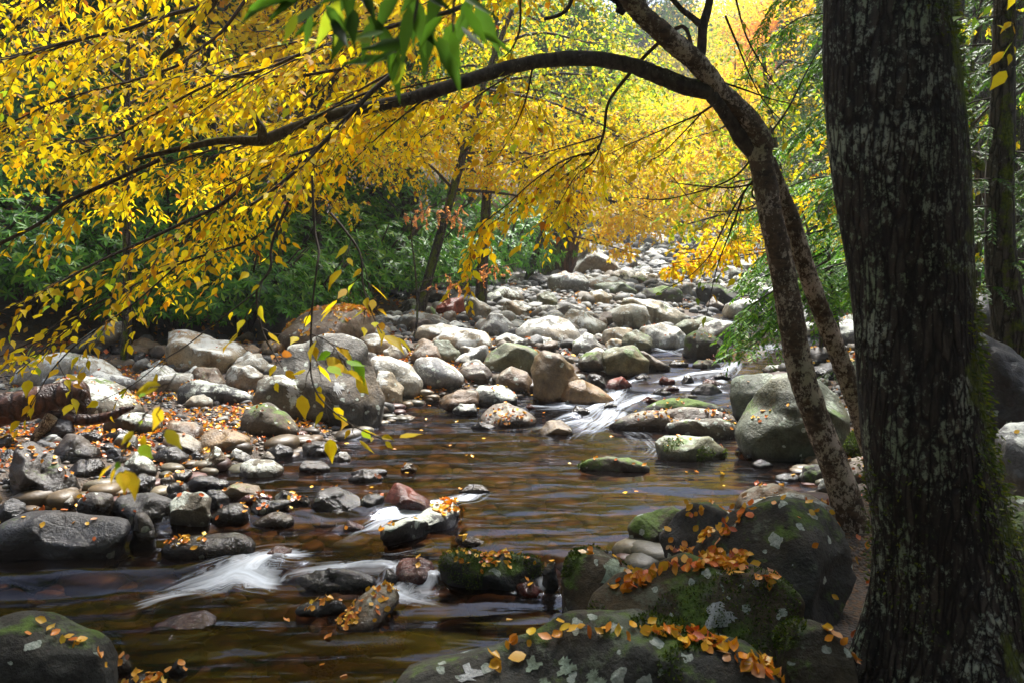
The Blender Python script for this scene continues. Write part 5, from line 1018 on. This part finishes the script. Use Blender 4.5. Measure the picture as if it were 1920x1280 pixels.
G = 'rhododendrons along the left bank'
k = 0
protos = []
spots = [(60, 640, 11.2, 1.5, 1.7), (190, 630, 11.8, 1.4, 1.6), (330, 625, 12, 1.4, 1.7), (455, 612, 12.3, 1.3, 1.7), (560, 590, 13, 1.2, 1.5), (-60, 650, 10.8, 1.5, 1.9), (130, 560, 14, 1.9, 2.3), (330, 540, 14.5, 1.9, 2.3), (520, 530, 15, 1.8, 2.2), (680, 545, 16, 1.6, 2.), (760, 540, 18, 1.6, 2.1), (850, 520, 20, 1.5, 2.), (640, 480, 20, 2.2, 2.8), (940, 480, 24, 1.8, 2.2), (420, 440, 19, 2.3, 3), (200, 440, 18, 2.3, 3), (20, 500, 15, 2.2, 2.6), (800, 440, 25, 2.5, 3.2), (980, 430, 30, 2.4, 3.2)]
labs = ['rhododendron cut by the left edge', 'rhododendron', ]
def copy_tree(o, loc, s=1., rz=0., label=None, group=None):
    c = o.copy(); col.objects.link(c); c.location = loc; c.scale = (s, s, s); c.rotation_euler = (0, 0, rz); c['label'] = label or o['label']
    if group: c['group'] = group
    for ch in o.children:
        d = ch.copy(); col.objects.link(d); d.parent = c
        for g in ch.children: e = g.copy(); col.objects.link(e); e.parent = d
    return c
for i, (px, py, D, r, h) in enumerate(spots):
    x = P(px, py, D)[0]; z = float(ground(x, D)); loc = (x, D, z - .05); lab = 'glossy green rhododendron thicket plant on the left bank behind the boulders' if D < 14 else 'dark rhododendron further back under the trees on the left slope'
    if len(protos) < 4: protos.append((rhodo('rhododendron_bush', lab, 1.4, 1.7, 420, i, G, loc), 1.4))
    else: copy_tree(protos[i % 4][0], loc, r / 1.4, R0.uniform(0, 6.28), lab, G)
for (x, y, s) in ((6.5, 14, 1.1), (8, 17, 1.4), (5.5, 10.5, .8), (9.5, 21, 1.6), (5.6, 8.6, .6)):
    copy_tree(protos[int(x) % 4][0], (x, y, float(ground(x, y)) - .05), s, x, 'dark rhododendron on the right bank behind the trunks', 'rhododendrons on the right bank')
# ================================================================ forest on the slopes
def forest_proto(name, palette, h, r, n, ls, label, conifer=False, lean=0.):
    rt = root(name, (0, 0, 0)); tag(rt, label, 'tree'); T = Tubes(); LB = Leaves()
    tp = smooth(np.array([[0, 0, -.4], [NR.normal(0, .1), 0, h * .3], [lean * .5, NR.normal(0, .2), h * .6], [lean, NR.normal(0, .2), h * .97]]), 4); T.add(tp, np.linspace(h * .018, h * .004, len(tp)), 8, .06); T.build('trunk', M['bark'], rt); T = Tubes()
    ncl = 70
    for k in range(ncl):
        if conifer: z = h * (.15 + .83 * k / ncl); rr_ = r * (1.02 - k / ncl) * NR.uniform(.6, 1.); a = NR.uniform(0, 6.28); c = np.array([math.cos(a) * rr_ * .7, math.sin(a) * rr_ * .7, z]); cr = np.array([rr_ * .6, rr_ * .6, .25 * r])
        else:
            u = nrm(NR.normal(size=3)) * NR.uniform(.45, 1.) * np.array([r, r, h * .36]); c = np.array([lean * .7, 0, h * .62]) + u; cr = np.array([.38, .38, .16]) * r * NR.uniform(.7, 1.3)
        b = np.array([lean * c[2] / h, 0, max(c[2] - r * .35, h * .12)]); T.add(np.array([b, (b + c) / 2 + UP * .1, c]), [h * .004, h * .003, .01], 4, 0, False)
        m_ = n // ncl; u = nrm(NR.normal(size=(m_, 3))) * (NR.rand(m_, 1) ** .4) * cr; base = pal(*palette, 1, .1)[0]; C = .5 * base + .5 * pal(*palette, m_, .2)
        LB.add(c + u, nrm(NR.normal(size=(m_, 3)) - UP * .4), nrm(UP * .8 + NR.normal(0, .5, (m_, 3))), NR.uniform(.6, 1.3, m_) * ls, C)
    T.build('branches', M['bark'], rt); LB.build('crown', 'kite', M['leaf'] if not conifer else M['hleaf'], rt, wid=1.2 if not conifer else .6); return rt
PR = dict(
 yel=forest_proto('beech_tree', YEL, 11, 3.2, 11000, .17, 'x'), yel2=forest_proto('beech_tree', YG, 12, 3.4, 11000, .17, 'x', lean=1.),
 org=forest_proto('maple_tree', ORG, 11, 3.2, 10000, .17, 'x'), red=forest_proto('maple_tree', RED, 9, 2.6, 8000, .16, 'x'),
 grn=forest_proto('maple_tree', GRN, 13, 3.5, 10000, .19, 'x'), hem=forest_proto('hemlock_tree', HEM_SHADE, 15, 3., 15000, .2, 'x', True))
LAB = dict(yel='yellow-leaved tree', yel2='yellow-green tree', org='orange-leaved tree', red='red-leaved maple', grn='green broadleaf tree', hem='dark green hemlock')
first = {k: True for k in PR}
def plant(kind, x, y, s, zone, dz=0):
    z = float(ground(x, max(y, 0))) + dz + .25 * max(0, -y - 3); lab = LAB[kind] + ' ' + zone
    if first[kind]:
        o = PR[kind]; first[kind] = False; o.location = (x, y, z); o.scale = (s, s, s); o['label'] = lab; o['group'] = 'trees ' + zone
    else: copy_tree(PR[kind], (x, y, z), s * R0.uniform(.9, 1.1), R0.uniform(0, 6.28), lab, 'trees ' + zone)
def zone(n, xr, yr, kinds, ws, s, name, mind=2.2, gap=None):
    pts = []
    for _ in range(n * 20):
        if len(pts) >= n: break
        y = R0.uniform(*yr); x = R0.uniform(xr[0] * y / 30, xr[1] * y / 30) if isinstance(xr, tuple) else xr(y)
        if np.interp(y, *HL) - .5 < x < np.interp(y, *HR) + .5 and y < 90: continue
        if any(math.hypot(a - x, b - y) < mind * (1 + y / 60) for a, b in pts): continue
        if gap and gap(x, y): continue
        pts.append((x, y)); plant(R0.choices(kinds, ws)[0], x, y, R0.uniform(*s), name)
# blurred leaves very near the lens at lower left
o = root('overhanging_branch', tuple(P(-60, 900, 1.35))); tag(o, 'out-of-focus green and yellow leaves close to the lens over the left bank', 'branch')
branch("330,700 300,745 262,790 235,840 222,872", [1.5, 1.4], (.0012, .0008), o, YG2, step=.03, tl=(.02, .04), t0=.1, ls=.036, dens=.7)
zone(26, (-24, -2), (15, 30), ['grn', 'hem', 'yel', 'yel2'], [4, 3, 2, 1], (.7, 1.), 'on the near left slope under the canopy')
zone(30, (-30, 3), (32, 60), ['yel', 'grn', 'yel2', 'org', 'hem'], [3, 2, 3, 1, 1], (.9, 1.3), 'in the woods on the left slope upstream', 3)
zone(34, (6.5, 30), (12, 30), ['hem', 'yel2', 'grn', 'yel'], [4, 2, 2, 2], (.6, 1.), 'on the near right slope behind the trunks')
zone(26, (9, 32), (32, 60), ['yel', 'yel2', 'org', 'grn', 'hem'], [4, 3, 2, 1, 1], (.9, 1.3), 'in the woods on the right slope upstream', 3)
for x, y, kd in ((7.5, 66, 'yel'), (15.5, 68, 'yel2'), (13, 80, 'org'), (10, 84, 'yel'), (16.5, 84, 'yel'), (11.5, 92, 'yel2'), (15, 95, 'org'), (18, 92, 'yel'), (8, 93, 'org'), (13.5, 73, 'yel'), (9, 58, 'yel2'), (14.5, 58, 'yel'), (6.8, 50, 'yel2'), (12.8, 50, 'yel')): plant(kd, x, y, .9, 'crowding the stream where it vanishes upstream')
zone(44, (-22, 34), (62, 100), ['yel', 'yel2', 'org', 'red', 'grn'], [5, 5, 1.5, .6, 3], (1.1, 1.6), 'far up the valley beyond the rapids', 4)
zone(80, (-24, 34), (100, 175), ['org', 'yel', 'yel2', 'grn', 'red'], [2.5, 5, 5, 3, 1], (1.5, 2.2), 'on the distant hillside closing the valley', 5)
# unseen trees added beside and behind the viewpoint to shade the foreground
for x, y, s, kd in ((4.9, .6, .75, 'hem'), (5.9, 4.2, .8, 'hem'), (2.2, -2.6, .8, 'grn'), (-2.5, -3., .85, 'grn'), (-5.5, -.5, .8, 'hem'), (6.5, -1, .9, 'grn'), (0, -6, 1., 'hem'), (-7.2, 3.2, .8, 'grn'), (-3.8, 1.2, .62, 'grn'), (3, -.8, .7, 'grn'), (-1.2, -3.6, .8, 'hem'), (3.8, -3.6, .9, 'hem'), (-4.2, -4.4, .9, 'hem'), (1.4, -5.2, 1., 'hem')): plant(kd, x, y, s, 'added around the viewpoint to shade the foreground')
# ================================================================ driftwood
dl = root('driftwood_log', tuple(P(80, 790, 7.))); tag(dl, 'wet reddish log with a broken knobby end lying on the left bank', 'log')
limb('log', line("-120,785 -40,778 20,765 70,752 110,742 140,738 158,745", [6.6, 6.9]), [.12, .125, .13, .125, .105, .13, .07], 'log', dl, 16, .1, 5)
limb('knob', line("128,745 148,752 160,770 158,790", [6.85]), [.09, .085, .05, .03], 'log', dl, 12, .12, 4)
limb('side_branch', line("70,775 120,782 170,786 205,780 232,768 250,763", [6.7, 6.8]), [.03, .05, .045, .04, .03, .014], 'log', dl, 10, .12, 4)
dl2 = root('driftwood_branch', tuple(P(60, 830, 6.6))); tag(dl2, 'rough dark branch forked down from the reddish log to the stones', 'branch')
limb('branch', line("96,780 84,800 70,815 62,838", [6.6]), [.05, .05, .04, .03], 'birch', dl2, 10, .1, 4)
# ================================================================ air
if HAZE:
    m = bpy.data.materials.new('mist'); m.use_nodes = True; nt_ = m.node_tree; nt_.nodes.clear(); ou = nt_.nodes.new('ShaderNodeOutputMaterial'); pv = nt_.nodes.new('ShaderNodeVolumePrincipled')
    pv.inputs['Color'].default_value = (.95, .97, 1, 1); pv.inputs['Density'].default_value = HAZE; pv.inputs['Anisotropy'].default_value = .3; nt_.links.new(pv.outputs[0], ou.inputs['Volume'])
    x0, x1, y0, y1, z0, z1 = -260, 260, -80, 330, -16, 120
    Vb = np.array([[x, y, z] for x in (x0, x1) for y in (y0, y1) for z in (z0, z1)]); Fb = np.array([[0, 1, 3, 2], [4, 6, 7, 5], [0, 4, 5, 1], [2, 3, 7, 6], [0, 2, 6, 4], [1, 5, 7, 3]])
    tag(mk('haze', Vb, Fb, m, smooth=False), 'thin mist in the valley', 'haze', kind='stuff')
# ================================================================ camera, light, sky
cd = bpy.data.cameras.new('camera'); cam = bpy.data.objects.new('camera', cd); col.objects.link(cam); scene.camera = cam
cam.location = (0, 0, H); cam.rotation_euler = (math.pi / 2 - TH, 0, 0); cd.lens = 30; cd.sensor_width = 36; cd.clip_end = 2000; cd.clip_start = .05
cd.dof.use_dof = True; cd.dof.focus_distance = 5.2; cd.dof.aperture_fstop = 5.6
w = bpy.data.worlds.new('World'); scene.world = w; w.use_nodes = True; nt = w.node_tree
sky = nt.nodes.new('ShaderNodeTexSky'); sky.sky_type = 'NISHITA'; sky.sun_disc = False
ELEV, AZ = 60, 14                                            # sun ahead of the camera, slightly right
sky.sun_elevation = math.radians(ELEV); sky.sun_rotation = math.radians(AZ); sky.air_density = 1.; sky.dust_density = 2.; sky.ozone_density = 1.
bg = nt.nodes['Background']; bg.inputs[1].default_value = SKY; nt.links.new(sky.outputs[0], bg.inputs[0])
sd = bpy.data.lights.new('sun', 'SUN'); sd.energy = SUN; sd.angle = math.radians(16); sd.color = (1, .975, .93)
so = bpy.data.objects.new('sun', sd); col.objects.link(so)
e, a = math.radians(ELEV), math.radians(AZ); dirv = Vector((math.sin(a) * math.cos(e), math.cos(a) * math.cos(e), math.sin(e)))
so.rotation_euler = dirv.to_track_quat('Z', 'Y').to_euler(); so.location = (0, 20, 40)
scene.view_settings.view_transform = 'Standard'; scene.view_settings.look = 'None'; scene.view_settings.exposure = EXPO; scene.view_settings.gamma = 1
scene.cycles.max_bounces = 8; scene.cycles.diffuse_bounces = 3; scene.cycles.glossy_bounces = 3; scene.cycles.transmission_bounces = 5; scene.cycles.transparent_max_bounces = 8
scene.cycles.volume_bounces = 0; scene.cycles.sample_clamp_indirect = 4; scene.cycles.use_denoising = True
for o in col.objects:
    if '_w' in o: del o['_w']
